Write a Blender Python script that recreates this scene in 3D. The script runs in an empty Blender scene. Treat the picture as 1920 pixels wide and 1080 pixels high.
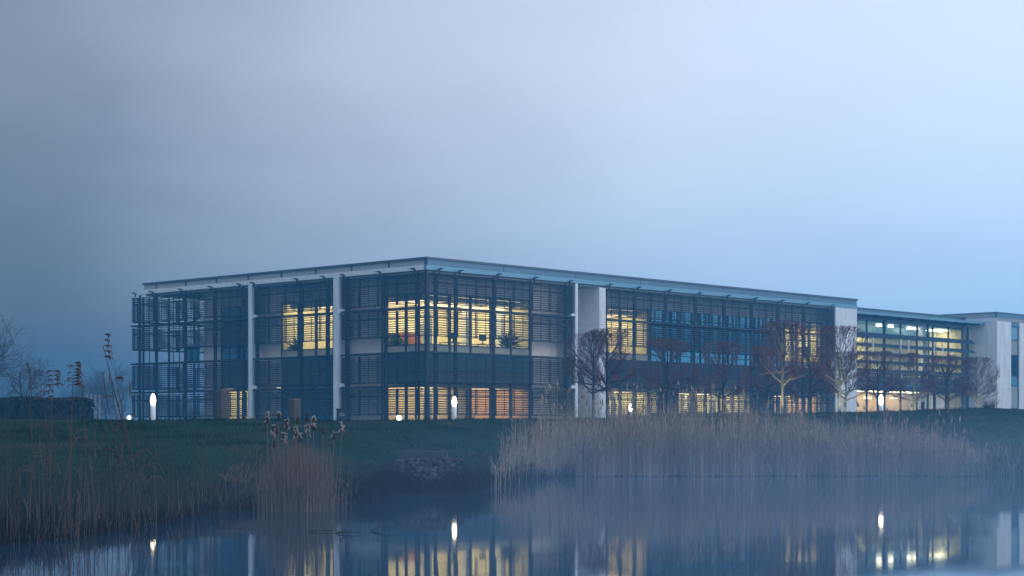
import bpy, math, random
import numpy as np
from mathutils import Vector, Matrix

random.seed(7)
rng = np.random.default_rng(11)
S = bpy.context.scene
COL = S.collection
D2R = math.radians

# ------------------------------------------------------------------ camera, world, sun, exposure
CAM_Z = 0.95
cam_d = bpy.data.cameras.new("camera")
cam = bpy.data.objects.new("camera", cam_d)
COL.objects.link(cam)
cam.location = (0, 0, CAM_Z)
cam.rotation_euler = (D2R(90), 0, 0)
cam_d.sensor_width = 36.0
cam_d.lens = 36.0 * 3389.0 / 1920.0
cam_d.shift_y = (808.0 - 540.0) / 1920.0
cam_d.clip_start = 0.1
cam_d.clip_end = 2000
S.camera = cam

W = bpy.data.worlds.new("World")
S.world = W
W.use_nodes = True
wn, wl = W.node_tree.nodes, W.node_tree.links
wn.clear()
SUN_EL, SUN_AZ = 12.0, 108.0          # azimuth measured from the view direction towards the bright side of the sky


def wnode(t, **k):
    n = wn.new(t)
    for a, b in k.items():
        setattr(n, a, b)
    return n


out = wnode('ShaderNodeOutputWorld')
sky = wnode('ShaderNodeTexSky', sky_type='NISHITA', sun_disc=False, sun_elevation=D2R(SUN_EL),
            sun_rotation=D2R(SUN_AZ), air_density=1.0, dust_density=2.0, ozone_density=3.0)
bg_sky = wnode('ShaderNodeBackground')
bg_sky.inputs['Strength'].default_value = 0.05
wl.new(sky.outputs[0], bg_sky.inputs['Color'])
tc = wnode('ShaderNodeTexCoord')
sep = wnode('ShaderNodeSeparateXYZ')
wl.new(tc.outputs['Generated'], sep.inputs[0])


def wramp(src, a, b, stops):
    mr = wnode('ShaderNodeMapRange')
    mr.inputs['From Min'].default_value, mr.inputs['From Max'].default_value = a, b
    wl.new(src, mr.inputs['Value'])
    r = wnode('ShaderNodeValToRGB')
    r.color_ramp.interpolation = 'EASE' if len(stops) == 2 else 'LINEAR'
    el = r.color_ramp.elements
    el[0].position, el[0].color = stops[0][0], (*stops[0][1], 1)
    el[1].position, el[1].color = stops[-1][0], (*stops[-1][1], 1)
    for p, c in stops[1:-1]:
        e = el.new(p)
        e.color = (*c, 1)
    wl.new(mr.outputs[0], r.inputs[0])
    return r.outputs[0]


# soft fog-cloud layer: dim slate bank over one side, bright pale blue on the other, a little darker near the horizon
noi = wnode('ShaderNodeTexNoise', noise_dimensions='3D')
noi.inputs['Scale'].default_value = 5.0
noi.inputs['Detail'].default_value = 4
noi.inputs['Roughness'].default_value = 0.45
mapn = wnode('ShaderNodeMapping')
mapn.inputs['Scale'].default_value = (1.0, 1.0, 3.2)
wl.new(tc.outputs['Generated'], mapn.inputs['Vector'])
wl.new(mapn.outputs[0], noi.inputs['Vector'])
nm = wnode('ShaderNodeMath', operation='MULTIPLY_ADD')
nm.inputs[1].default_value = 0.13
nm.inputs[2].default_value = -0.065
wl.new(noi.outputs['Fac'], nm.inputs[0])
ax = wnode('ShaderNodeMath', operation='ADD')
bk = wnode('ShaderNodeMath', operation='MINIMUM')
bk.inputs[1].default_value = 0.0
wl.new(sep.outputs['Y'], bk.inputs[0])
bk2 = wnode('ShaderNodeMath', operation='MULTIPLY_ADD')
bk2.inputs[1].default_value = -2.1
wl.new(bk.outputs[0], bk2.inputs[0])
wl.new(sep.outputs['X'], bk2.inputs[2])
wl.new(bk2.outputs[0], ax.inputs[0])
wl.new(nm.outputs[0], ax.inputs[1])
high = wramp(ax.outputs[0], -0.42, 0.42, [(0.0, (0.17, 0.235, 0.30)), (0.22, (0.29, 0.365, 0.475)), (0.42, (0.56, 0.66, 0.83)),
                                         (0.60, (0.74, 0.88, 1.08)), (0.80, (0.80, 0.98, 1.24)), (1.0, (0.82, 1.0, 1.26))])
low = wramp(ax.outputs[0], -0.42, 0.42, [(0.0, (0.045, 0.084, 0.13)), (0.2, (0.075, 0.128, 0.19)), (0.42, (0.28, 0.42, 0.62)),
                                        (0.62, (0.40, 0.66, 1.02)), (0.8, (0.42, 0.74, 1.16)), (1.0, (0.43, 0.75, 1.18))])
zr = wnode('ShaderNodeMapRange', interpolation_type='SMOOTHSTEP')
zr.inputs['From Min'].default_value, zr.inputs['From Max'].default_value = 0.0, 0.21
nz = wnode('ShaderNodeMath', operation='MULTIPLY_ADD')
nz.inputs[1].default_value = 0.34
wl.new(nm.outputs[0], nz.inputs[0])
wl.new(sep.outputs['Z'], nz.inputs[2])
wl.new(nz.outputs[0], zr.inputs['Value'])
mixc = wnode('ShaderNodeMix', data_type='RGBA')
wl.new(zr.outputs[0], mixc.inputs[0])
wl.new(low, mixc.inputs[6])
wl.new(high, mixc.inputs[7])
bg_cl = wnode('ShaderNodeBackground')
bg_cl.inputs['Strength'].default_value = 1.0
wl.new(mixc.outputs[2], bg_cl.inputs['Color'])
mixs = wnode('ShaderNodeMixShader')
mixs.inputs[0].default_value = 0.9
wl.new(bg_sky.outputs[0], mixs.inputs[1])
wl.new(bg_cl.outputs[0], mixs.inputs[2])
wl.new(mixs.outputs[0], out.inputs['Surface'])

sun_d = bpy.data.lights.new("sun", 'SUN')
sun_d.energy = 0.95
sun_d.angle = D2R(35)
sun_d.color = (0.95, 0.96, 1.0)
sun = bpy.data.objects.new("sun", sun_d)
COL.objects.link(sun)
sd = Vector((math.sin(D2R(SUN_AZ)) * math.cos(D2R(SUN_EL)), math.cos(D2R(SUN_AZ)) * math.cos(D2R(SUN_EL)), math.sin(D2R(SUN_EL))))
sun.rotation_euler = sd.to_track_quat('Z', 'Y').to_euler()

S.view_settings.view_transform = 'Standard'
S.view_settings.look = 'None'
S.view_settings.exposure = 0.0
S.view_settings.gamma = 1.0
S.view_settings.use_curve_mapping = False
S.render.engine = 'CYCLES'
cy = S.cycles
cy.use_denoising = True
cy.denoiser = 'OPENIMAGEDENOISE'
cy.max_bounces = 6
cy.diffuse_bounces = 3
cy.glossy_bounces = 3
cy.transmission_bounces = 4
cy.volume_bounces = 1
cy.transparent_max_bounces = 24
cy.sample_clamp_indirect = 4.0
cy.sample_clamp_direct = 30.0
cy.caustics_reflective = False
cy.caustics_refractive = False


# ------------------------------------------------------------------ materials
def mat(name, col, rough=0.7, var=0.15, scale=3.0, metal=0.0, spec=0.3, bump=0.0, col2=None, stretch=(1, 1, 1), detail=5):
    m = bpy.data.materials.new(name)
    m.use_nodes = True
    n, l = m.node_tree.nodes, m.node_tree.links
    b = n['Principled BSDF']
    b.inputs['Roughness'].default_value = rough
    b.inputs['Metallic'].default_value = metal
    b.inputs['Specular IOR Level'].default_value = spec
    t = n.new('ShaderNodeTexCoord')
    mp = n.new('ShaderNodeMapping')
    mp.inputs['Scale'].default_value = stretch
    l.new(t.outputs['Object'], mp.inputs[0])
    no = n.new('ShaderNodeTexNoise')
    no.inputs['Scale'].default_value = scale
    no.inputs['Detail'].default_value = detail
    no.inputs['Roughness'].default_value = 0.6
    l.new(mp.outputs[0], no.inputs['Vector'])
    r = n.new('ShaderNodeValToRGB')
    c2 = col2 or tuple(c * (1 - var) for c in col)
    c1 = col if col2 else tuple(min(1, c * (1 + var)) for c in col)
    r.color_ramp.elements[0].position, r.color_ramp.elements[1].position = 0.3, 0.7
    r.color_ramp.elements[0].color = (*c2, 1)
    r.color_ramp.elements[1].color = (*c1, 1)
    l.new(no.outputs['Fac'], r.inputs[0])
    l.new(r.outputs[0], b.inputs['Base Color'])
    if bump:
        bp = n.new('ShaderNodeBump')
        bp.inputs['Strength'].default_value = bump
        bp.inputs['Distance'].default_value = 0.02
        l.new(no.outputs['Fac'], bp.inputs['Height'])
        l.new(bp.outputs[0], b.inputs['Normal'])
    return m


def emis(name, col, strength):
    m = bpy.data.materials.new(name)
    m.use_nodes = True
    b = m.node_tree.nodes['Principled BSDF']
    b.inputs['Base Color'].default_value = (0.6, 0.6, 0.6, 1)
    b.inputs['Emission Color'].default_value = (*col, 1)
    b.inputs['Emission Strength'].default_value = strength
    return m


def glass(name, tint, refl, refl_tint):
    m = bpy.data.materials.new(name)
    m.use_nodes = True
    n, l = m.node_tree.nodes, m.node_tree.links
    n.remove(n['Principled BSDF'])
    o = n['Material Output']
    tr = n.new('ShaderNodeBsdfTransparent')
    tr.inputs[0].default_value = (*tint, 1)
    gl = n.new('ShaderNodeBsdfGlossy')
    gl.inputs['Color'].default_value = (*refl_tint, 1)
    gl.inputs['Roughness'].default_value = 0.03
    fr = n.new('ShaderNodeLayerWeight')
    fr.inputs['Blend'].default_value = refl
    mx = n.new('ShaderNodeMixShader')
    l.new(fr.outputs['Fresnel'], mx.inputs[0])
    l.new(tr.outputs[0], mx.inputs[1])
    l.new(gl.outputs[0], mx.inputs[2])
    l.new(mx.outputs[0], o.inputs['Surface'])
    return m


def frosted(name, col, tr=0.4):
    m = bpy.data.materials.new(name)
    m.use_nodes = True
    n, l = m.node_tree.nodes, m.node_tree.links
    n.remove(n['Principled BSDF'])
    o = n['Material Output']
    d = n.new('ShaderNodeBsdfDiffuse')
    d.inputs[0].default_value = (*col, 1)
    t = n.new('ShaderNodeBsdfTranslucent')
    t.inputs[0].default_value = (*col, 1)
    mx = n.new('ShaderNodeMixShader')
    mx.inputs[0].default_value = tr
    l.new(d.outputs[0], mx.inputs[1])
    l.new(t.outputs[0], mx.inputs[2])
    l.new(mx.outputs[0], o.inputs['Surface'])
    return m


M = {
    'white': mat('white_render', (0.80, 0.795, 0.78), 0.75, 0.16, 1.8, bump=0.1, stretch=(3, 3, .3)),
    'stone': mat('pale_stone', (0.78, 0.77, 0.755), 0.8, 0.15, 1.6, bump=0.15, stretch=(2.5, 2.5, .35)),
    'panel': mat('greige_panel', (0.84, 0.71, 0.62), 0.75, 0.08, 1.1),
    'parapet': mat('parapet_panel', (0.42, 0.41, 0.41), 0.6, 0.06, 0.8),
    'steel': mat('blue_grey_metal', (0.12, 0.20, 0.26), 0.45, 0.08, 1.2, metal=0.3),
    'capmetal': mat('dark_cap_metal', (0.10, 0.125, 0.15), 0.5, 0.1, 2.0, metal=0.3),
    'fin': mat('dark_fin_metal', (0.06, 0.085, 0.115), 0.45, 0.1, 1.0, metal=0.2),
    'gutter': mat('pale_teal_metal', (0.18, 0.34, 0.43), 0.4, 0.08, 1.0, metal=0.2),
    'louvre': mat('weathered_cedar', (0.035, 0.039, 0.045), 0.8, 0.35, 5.0, stretch=(0.3, 0.3, 6)),
    'post': mat('dark_steel_post', (0.025, 0.03, 0.036), 0.55, 0.2, 4.0, metal=0.2),
    'slab': mat('concrete', (0.33, 0.33, 0.33), 0.85, 0.1, 2.0),
    'dark_in': mat('unlit_interior', (0.16, 0.2, 0.22), 0.9, 0.1, 1.0),
    'room': mat('cream_interior', (0.80, 0.71, 0.45), 0.9, 0.06, 0.6),
    'room_warm': mat('terracotta_interior', (0.70, 0.46, 0.27), 0.9, 0.08, 0.7),
    'carpet': mat('carpet', (0.18, 0.16, 0.15), 0.95, 0.1, 6.0),
    'mullion': mat('mullion_metal', (0.06, 0.07, 0.085), 0.5, 0.15, 3.0, metal=0.3),
    'glass': glass('clear_glass', (0.86, 0.90, 0.88), 0.12, (0.75, 0.92, 1.0)),
    'glass_teal': glass('teal_glass', (0.42, 0.58, 0.62), 0.8, (0.36, 0.88, 1.0)),  # for unlit windows: sky reflection strengthened and tinted teal in the glass itself
    'spandrel': frosted('frosted_glass', (0.50, 0.54, 0.52), 0.45),
    'teal_panel': mat('teal_spandrel', (0.06, 0.19, 0.24), 0.25, 0.1, 0.8, spec=0.6),
    'light': emis('ceiling_light', (1.0, 0.83, 0.50), 6.5),
    'light_warm': emis('ceiling_light_warm', (1.0, 0.72, 0.42), 4.0),
    'light_bright': emis('atrium_light', (1.0, 0.82, 0.46), 13.0),
    'light_dim': emis('ceiling_light_dim', (1.0, 0.80, 0.45), 6.0),
    'down': emis('downlight', (1.0, 0.84, 0.55), 30.0),
    'lamp': emis('bollard_glow', (1.0, 0.84, 0.56), 15.0),
    'spot': emis('ground_spot_glow', (1.0, 0.88, 0.62), 12.0),
    'bark_dark': mat('dark_bark', (0.04, 0.035, 0.033), 0.9, 0.3, 12, bump=0.5, stretch=(1, 1, 0.3)),  # floating twigs, and trunks without uplight: their shade is put into the colour
    'bark': mat('olive_bark', (0.24, 0.21, 0.13), 0.9, 0.3, 12, bump=0.5, stretch=(1, 1, 0.3)),  # paler copy for floodlit trunks, the lamp's light put into the colour
    'twig': mat('reddish_twig', (0.15, 0.062, 0.058), 0.9, 0.3, 1.2),
    'twig_dark': mat('dark_twig', (0.06, 0.055, 0.06), 0.9, 0.3, 1.2),
    'hedge': mat('hedge_leaf', (0.017, 0.027, 0.02), 0.8, 0.5, 3.0),
    'grass': mat('grass', (0.0075, 0.036, 0.02), 0.95, 0.5, 0.8, col2=(0.004, 0.019, 0.013), spec=0.05),
    'blade': mat('grass_blade', (0.009, 0.038, 0.02), 0.9, 0.5, 0.9, col2=(0.005, 0.020, 0.013), spec=0.05),
    'sedge': mat('dry_sedge', (0.022, 0.018, 0.017), 0.9, 0.4, 0.8, col2=(0.008, 0.011, 0.011), spec=0.1),
    'reed': mat('dry_reed', (0.56, 0.43, 0.345), 0.85, 0.3, 0.9, col2=(0.14, 0.095, 0.078), spec=0.15, stretch=(22, 22, .6)),
    'reed_mid': mat('brown_bulrush_leaf', (0.26, 0.18, 0.135), 0.85, 0.3, 1.0, col2=(0.09, 0.065, 0.055), spec=0.15, stretch=(22, 22, .6)),
    'reed_dark': mat('brown_reed', (0.175, 0.120, 0.092), 0.85, 0.3, 0.9, col2=(0.045, 0.034, 0.03), spec=0.15, stretch=(22, 22, .6)),
    'plume': mat('reed_plume', (0.12, 0.075, 0.065), 0.95, 0.3, 20),
    'cathead': mat('bulrush_head', (0.05, 0.028, 0.02), 0.95, 0.3, 30),
    'fluff': mat('bulrush_fluff', (0.36, 0.29, 0.265), 1.0, 0.4, 25, bump=0.6),
    'pillar': mat('pillar_stone', (0.09, 0.078, 0.066), 0.9, 0.25, 3.0, bump=0.4),
    'bin': mat('dark_green_metal', (0.02, 0.045, 0.05), 0.5, 0.15, 5),
    'riprap': mat('wet_stone', (0.055, 0.06, 0.065), 0.8, 0.6, 2.5, bump=0.4),
    'slab_dark': mat('wet_concrete', (0.05, 0.06, 0.07), 0.7, 0.3, 2.0),
    'plant': mat('pot_plant_leaf', (0.03, 0.07, 0.03), 0.6, 0.3, 8),
    'pot': mat('plant_pot', (0.10, 0.09, 0.09), 0.5, 0.1, 5),
    'orange': mat('orange_laminate', (0.55, 0.17, 0.04), 0.5, 0.1, 2),
    'desk': mat('desk_laminate', (0.35, 0.30, 0.25), 0.5, 0.1, 2),
    'pinboard': mat('pinboard_felt', (0.20, 0.24, 0.26), 0.9, 0.1, 3),
    'screen': mat('monitor_plastic', (0.03, 0.03, 0.035), 0.4, 0.1, 2),
    'line': mat('pale_print', (0.5, 0.5, 0.5), 0.6, 0.05, 2),
}


# ------------------------------------------------------------------ mesh helpers
class MB:
    def __init__(self):
        self.v, self.f = [], []

    def box(self, x0, x1, y0, y1, z0, z1):
        i = len(self.v)
        self.v += [(x0, y0, z0), (x1, y0, z0), (x1, y1, z0), (x0, y1, z0), (x0, y0, z1), (x1, y0, z1), (x1, y1, z1), (x0, y1, z1)]
        self.f += [(i, i + 3, i + 2, i + 1), (i + 4, i + 5, i + 6, i + 7), (i, i + 1, i + 5, i + 4), (i + 1, i + 2, i + 6, i + 5),
                   (i + 2, i + 3, i + 7, i + 6), (i + 3, i, i + 4, i + 7)]
        return self

    def tube(self, pts, radii, n=4, caps=True):
        i0 = len(self.v)
        k = len(pts)
        P = [Vector(p) for p in pts]
        for j in range(k):
            d = (P[min(j + 1, k - 1)] - P[max(j - 1, 0)])
            d = d.normalized() if d.length > 1e-9 else Vector((0, 0, 1))
            a = d.cross(Vector((0.31, 0.95, 0.05)))
            if a.length < 1e-3:
                a = d.cross(Vector((1, 0, 0)))
            a.normalize()
            b = d.cross(a)
            for q in range(n):
                w = 2 * math.pi * q / n
                self.v.append(tuple(P[j] + (a * math.cos(w) + b * math.sin(w)) * radii[j]))
        for j in range(k - 1):
            for q in range(n):
                a_, b_ = i0 + j * n + q, i0 + j * n + (q + 1) % n
                self.f.append((a_, b_, b_ + n, a_ + n))
        if caps:
            self.f.append(tuple(i0 + q for q in range(n))[::-1])
            self.f.append(tuple(i0 + (k - 1) * n + q for q in range(n)))
        return self

    def lathe(self, prof, n=10, c=(0, 0, 0)):
        i0 = len(self.v)
        for r, z in prof:
            for q in range(n):
                w = 2 * math.pi * q / n
                self.v.append((c[0] + r * math.cos(w), c[1] + r * math.sin(w), c[2] + z))
        k = len(prof)
        for j in range(k - 1):
            for q in range(n):
                a_, b_ = i0 + j * n + q, i0 + j * n + (q + 1) % n
                self.f.append((a_, b_, b_ + n, a_ + n))
        self.f.append(tuple(i0 + q for q in range(n))[::-1])
        self.f.append(tuple(i0 + (k - 1) * n + q for q in range(n)))
        return self

    def mesh(self, name, m, smooth=False):
        me = bpy.data.meshes.new(name)
        me.from_pydata(self.v, [], self.f)
        me.materials.append(m)
        if smooth:
            me.polygons.foreach_set('use_smooth', [True] * len(me.polygons))
        me.update()
        return me

    def obj(self, name, m, parent=None, smooth=False, loc=None):
        return link(name, self.mesh(name, m, smooth), parent, loc)


def link(name, me, parent=None, loc=None, rz=None):
    o = bpy.data.objects.new(name, me)
    COL.objects.link(o)
    if parent:
        o.parent = parent
    if loc:
        o.location = loc
    if rz is not None:
        o.rotation_euler = (0, 0, rz)
    return o


def thing(name, label, cat, loc=(0, 0, 0), rz=0, group=None):
    o = link(name, None, None, loc, rz)
    tag(o, label, cat, group)
    return o


def tag(o, label, cat, group=None, kind=None):
    o['label'] = label
    o['category'] = cat
    if group:
        o['group'] = group
    if kind:
        o['kind'] = kind
    return o


def kind(o, k, label=None, cat=None):
    o['kind'] = k
    if label:
        o['label'] = label
    if cat:
        o['category'] = cat
    return o


def fast_mesh(name, verts, faces, m):
    """numpy verts (n,3) and equal-size faces (k,3 or k,4)"""
    me = bpy.data.meshes.new(name)
    verts = np.asarray(verts, dtype=np.float32)
    faces = np.asarray(faces, dtype=np.int32)
    k, s = faces.shape
    me.vertices.add(len(verts))
    me.vertices.foreach_set('co', verts.ravel())
    me.loops.add(k * s)
    me.loops.foreach_set('vertex_index', faces.ravel())
    me.polygons.add(k)
    me.polygons.foreach_set('loop_start', np.arange(0, k * s, s, dtype=np.int32))
    me.update(calc_edges=True)
    me.materials.append(m)
    return me


def at(px, py_or_none, Y, z=None):
    """photo pixel column at depth Y -> world x; with a row also z"""
    x = (px - 960.0) / 3389.0 * Y
    if py_or_none is None:
        return x
    return x, CAM_Z + (808.0 - py_or_none) / 3389.0 * Y


# ------------------------------------------------------------------ terrain
SH = np.array([(-140, -4), (-60, 0), (-30, 5), (-12, 10), (-7, 12.5), (-4.9, 14.0), (-4.2, 14.9), (-3.8, 16.2), (-3.55, 18.4), (-3.4, 20.5),
               (-3.1, 21.8), (-2.3, 22.8), (-1.95, 25.0), (-1.75, 26.7), (-0.6, 27.0), (-0.25, 30), (0.15, 33.5), (0.7, 36.4), (1.5, 37.8), (9.9, 37.9),
               (10.4, 36.2), (11.0, 33.5), (13, 31), (20, 27), (40, 20), (70, 6), (140, -4)])
CR = np.array([(-140, 42, 1.2), (-8, 42, 1.2), (-3, 45, 1.2), (-1.5, 48, 1.22), (1, 50, 1.26), (5, 52, 1.33), (8, 54, 1.40), (11, 57, 1.52), (15, 59, 1.66),
               (20, 60, 1.72), (140, 62, 1.8)])


def terr(x, y):
    x = np.asarray(x, float)
    y = np.asarray(y, float)
    ys = np.interp(x, SH[:, 0], SH[:, 1]) + .22 * np.sin(x * 1.9) * np.sin(x * .7 + 1) + .10 * np.sin(x * 6.1)
    yc = np.interp(x, CR[:, 0], CR[:, 1])
    zc = np.interp(x, CR[:, 0], CR[:, 2])
    s = np.clip((y - ys) / (yc - ys), 0, 1)
    g = 1 - (1 - s) ** 1.12
    z = (zc - 0.05) * g + 0.05 * np.clip((y - ys) / 0.5, 0, 1)
    t = np.clip((y - yc - 6) / 30.0, 0, 1)
    z = z + (np.minimum(1.0, zc) - zc) * t * t * (3 - 2 * t) * np.clip((92 - 0 * x) / 92, 0, 1)
    under = np.clip((y - ys) / 2.0, -1, 0) * 0.6
    z = np.where(y < ys, under, z)
    near = np.clip((3.0 - y) / 4.0, 0, 1)
    z = np.where(y < 3.0, np.maximum(z, -0.6 + 1.1 * near), z)
    bump = 0.035 * np.sin(x * 0.9 + y * 0.31) * np.sin(y * 0.53 - x * 0.4) + 0.02 * np.sin(x * 2.3 - y * 1.1) + 0.012 * np.sin(x * 4.7 + y * 3.9)
    z = z + bump * np.clip((y - ys) / 3.0, 0, 1)
    return z


def tz(x, y):
    return float(terr(x, y))


xs = np.concatenate([np.linspace(-140, -15, 26)[:-1], np.arange(-15, 26, 0.3), np.linspace(26, 140, 24)])
ysr = np.concatenate([np.linspace(-12, 8, 11)[:-1], np.arange(8, 66, 0.3), np.linspace(66, 320, 40)])
GX, GY = np.meshgrid(xs, ysr)
GZ = terr(GX, GY)
nx, ny = len(xs), len(ysr)
vv = np.stack([GX.ravel(), GY.ravel(), GZ.ravel()], 1)
ii = (np.arange(ny - 1)[:, None] * nx + np.arange(nx - 1)[None, :]).ravel()
me = fast_mesh('ground', vv, np.stack([ii, ii + 1, ii + 1 + nx, ii + nx], 1), M['grass'])
me.polygons.foreach_set('use_smooth', [True] * len(me.polygons))
kind(link('ground', me), 'structure')
gn, gl_ = M['grass'].node_tree.nodes, M['grass'].node_tree.links
gb = gn['Principled BSDF']
src = gb.inputs['Base Color'].links[0].from_socket
gt = gn.new('ShaderNodeTexCoord')
gs_ = gn.new('ShaderNodeSeparateXYZ')
gl_.new(gt.outputs['Object'], gs_.inputs[0])
gno = gn.new('ShaderNodeTexNoise')
gno.inputs['Scale'].default_value = 2.5
gma = gn.new('ShaderNodeMath')
gma.operation = 'MULTIPLY_ADD'
gma.inputs[1].default_value = 0.3
gl_.new(gno.outputs['Fac'], gma.inputs[0])
gl_.new(gs_.outputs['Z'], gma.inputs[2])
gmr = gn.new('ShaderNodeMapRange')
gmr.inputs['From Min'].default_value, gmr.inputs['From Max'].default_value = 0.28, 0.62
gl_.new(gma.outputs[0], gmr.inputs['Value'])
gmx = gn.new('ShaderNodeMix')
gmx.data_type = 'RGBA'
gmx.inputs[6].default_value = (0.012, 0.013, 0.013, 1)     # wet mud along the water line
gl_.new(gmr.outputs[0], gmx.inputs[0])
gn2 = gn.new('ShaderNodeTexNoise')
gn2.inputs['Scale'].default_value = 0.45
gn2.inputs['Detail'].default_value = 7
gl_.new(gt.outputs['Object'], gn2.inputs['Vector'])
gr2 = gn.new('ShaderNodeMapRange')
gr2.inputs['From Min'].default_value, gr2.inputs['From Max'].default_value = 0.52, 0.75
gl_.new(gn2.outputs['Fac'], gr2.inputs['Value'])
gm2 = gn.new('ShaderNodeMix')
gm2.data_type = 'RGBA'
gm2.inputs[7].default_value = (0.05, 0.048, 0.03, 1)       # worn winter patches
gl_.new(gr2.outputs[0], gm2.inputs[0])
gl_.new(src, gm2.inputs[6])
gl_.new(gm2.outputs[2], gmx.inputs[7])
gl_.new(gmx.outputs[2], gb.inputs['Base Color'])

# ------------------------------------------------------------------ water
wm = bpy.data.materials.new('pond_water')
wm.use_nodes = True
n, l = wm.node_tree.nodes, wm.node_tree.links
b = n['Principled BSDF']
b.inputs['Base Color'].default_value = (0.015, 0.045, 0.085, 1)
b.inputs['Roughness'].default_value = 0.035
b.inputs['IOR'].default_value = 1.333
b.inputs['Specular IOR Level'].default_value = 0.5
t_ = n.new('ShaderNodeTexCoord')
mp = n.new('ShaderNodeMapping')
mp.inputs['Scale'].default_value = (0.7, 0.35, 1)
l.new(t_.outputs['Object'], mp.inputs[0])
no = n.new('ShaderNodeTexNoise')
no.inputs['Scale'].default_value = 1.1
no.inputs['Detail'].default_value = 3
l.new(mp.outputs[0], no.inputs['Vector'])
bp = n.new('ShaderNodeBump')
bp.inputs['Strength'].default_value = 0.06
bp.inputs['Distance'].default_value = 0.02
l.new(no.outputs['Fac'], bp.inputs['Height'])
l.new(bp.outputs[0], b.inputs['Normal'])
wb = MB()
wb.v = [(-138, -10, 0), (138, -10, 0), (138, 39.5, 0), (-138, 39.5, 0)]
wb.f = [(0, 1, 2, 3)]
kind(wb.obj('water', wm), 'structure')

# ------------------------------------------------------------------ haze
hm = bpy.data.materials.new('haze_air')
hm.use_nodes = True
n, l = hm.node_tree.nodes, hm.node_tree.links
n.remove(n['Principled BSDF'])
pv = n.new('ShaderNodeVolumePrincipled')
pv.inputs['Color'].default_value = (0.14, 0.56, 1.0, 1)
pv.inputs['Density'].default_value = 0.0023
pv.inputs['Anisotropy'].default_value = 0.35
l.new(pv.outputs[0], n['Material Output'].inputs['Volume'])
kind(MB().box(-150, 150, -20, 330, -1.8, 12.5).obj('haze', hm), 'stuff')
# low bank of mist lying on the far half of the pond
mm = bpy.data.materials.new('mist_air')
mm.use_nodes = True
n, l = mm.node_tree.nodes, mm.node_tree.links
n.remove(n['Principled BSDF'])
pv = n.new('ShaderNodeVolumePrincipled')
pv.inputs['Color'].default_value = (0.42, 0.70, 1.0, 1)
pv.inputs['Anisotropy'].default_value = 0.3
mt = n.new('ShaderNodeTexCoord')
mp = n.new('ShaderNodeMapping')
mp.inputs['Location'].default_value = (-12.0 / 26.0, -42.0 / 72.0, 0)
mp.inputs['Scale'].default_value = (1 / 26.0, 1 / 72.0, 1 / 1.7)
l.new(mt.outputs['Object'], mp.inputs[0])
gr = n.new('ShaderNodeVectorMath')
gr.operation = 'LENGTH'
l.new(mp.outputs[0], gr.inputs[0])
mr = n.new('ShaderNodeMapRange')
mr.interpolation_type = 'SMOOTHSTEP'
mr.inputs['From Min'].default_value, mr.inputs['From Max'].default_value = 1.0, 0.0
mr.inputs['To Min'].default_value, mr.inputs['To Max'].default_value = 0.0, 0.046
l.new(gr.outputs['Value'], mr.inputs['Value'])
no = n.new('ShaderNodeTexNoise')
no.inputs['Scale'].default_value = 0.35
no.inputs['Detail'].default_value = 2
l.new(mt.outputs['Object'], no.inputs['Vector'])
mu = n.new('ShaderNodeMath')
mu.operation = 'MULTIPLY'
l.new(mr.outputs[0], mu.inputs[0])
l.new(no.outputs['Fac'], mu.inputs[1])
l.new(mu.outputs[0], pv.inputs['Density'])
l.new(pv.outputs[0], n['Material Output'].inputs['Volume'])
md = MB()
prof = [(math.cos(a), math.sin(a)) for a in [math.pi / 2 * k / 7 for k in range(7)]] + [(0.02, 1.0)]
md.lathe(prof, 40)
md.v = [(12.0 + 26 * x, 42.0 + 72 * y, 0.006 + 1.7 * z) for x, y, z in md.v]
kind(md.obj('mist', mm), 'stuff')

# ------------------------------------------------------------------ main building (local x along the front, local y along the side)
ANG = math.atan2(0.7318, 0.6815)
CA, SA = math.cos(ANG), math.sin(ANG)
CX, CY = -4.58, 97.0


def w2(u, v, z=0.0):
    return (CX + CA * u - SA * v, CY + SA * u + CA * v, z)


def U(px, v):
    k = (px - 960.0) / 3389.0
    return (k * (CY + CA * v) - (CX - SA * v)) / (CA - k * SA)


def V(px, u):
    k = (px - 960.0) / 3389.0
    return (k * (CY + SA * u) - (CX + CA * u)) / (-SA - k * CA)


B = thing('office_building', 'long two storey office clad in dark timber louvres with lit corner rooms', 'building', (CX, CY, 0), ANG)
G = 1.2                       # glass line set back behind the louvre line
Z0, ZC0, ZF1, ZC1, ZROOF = 0.9, 3.6, 5.2, 8.45, 9.5
TIERS = [(7.86, 9.46, 13), (6.10, 7.50, 11), (3.60, 5.10, 12), (1.84, 3.26, 11)]
SHELF = [7.62, 5.20, 3.38]
VEND = 21.0


def F(s, d, z):               # front mapping
    return (s, d, z)


def L(s, d, z):               # side mapping
    return (d, s, z)


def fbox(mb, mp_, s0, s1, d0, d1, z0, z1):
    a, c = mp_(s0, d0, z0), mp_(s1, d1, z1)
    mb.box(min(a[0], c[0]), max(a[0], c[0]), min(a[1], c[1]), max(a[1], c[1]), z0, z1)
    return mb


def part(name, boxes, m, parent=B):
    mb = MB()
    for bx in boxes:
        mb.box(*bx)
    return mb.obj(name, m, parent)


# slabs and roof
part('plinth', [(G, 42.6, G, VEND, 0.4, Z0)], M['slab'])
part('floor_slab', [(G + 0.1, 42.5, G + 0.1, VEND, ZC0 + .15, ZF1)], M['slab'])
part('roof', [(0.25, 42.65, 0.25, 25.7, ZROOF, 9.86)], M['slab'])
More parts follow.
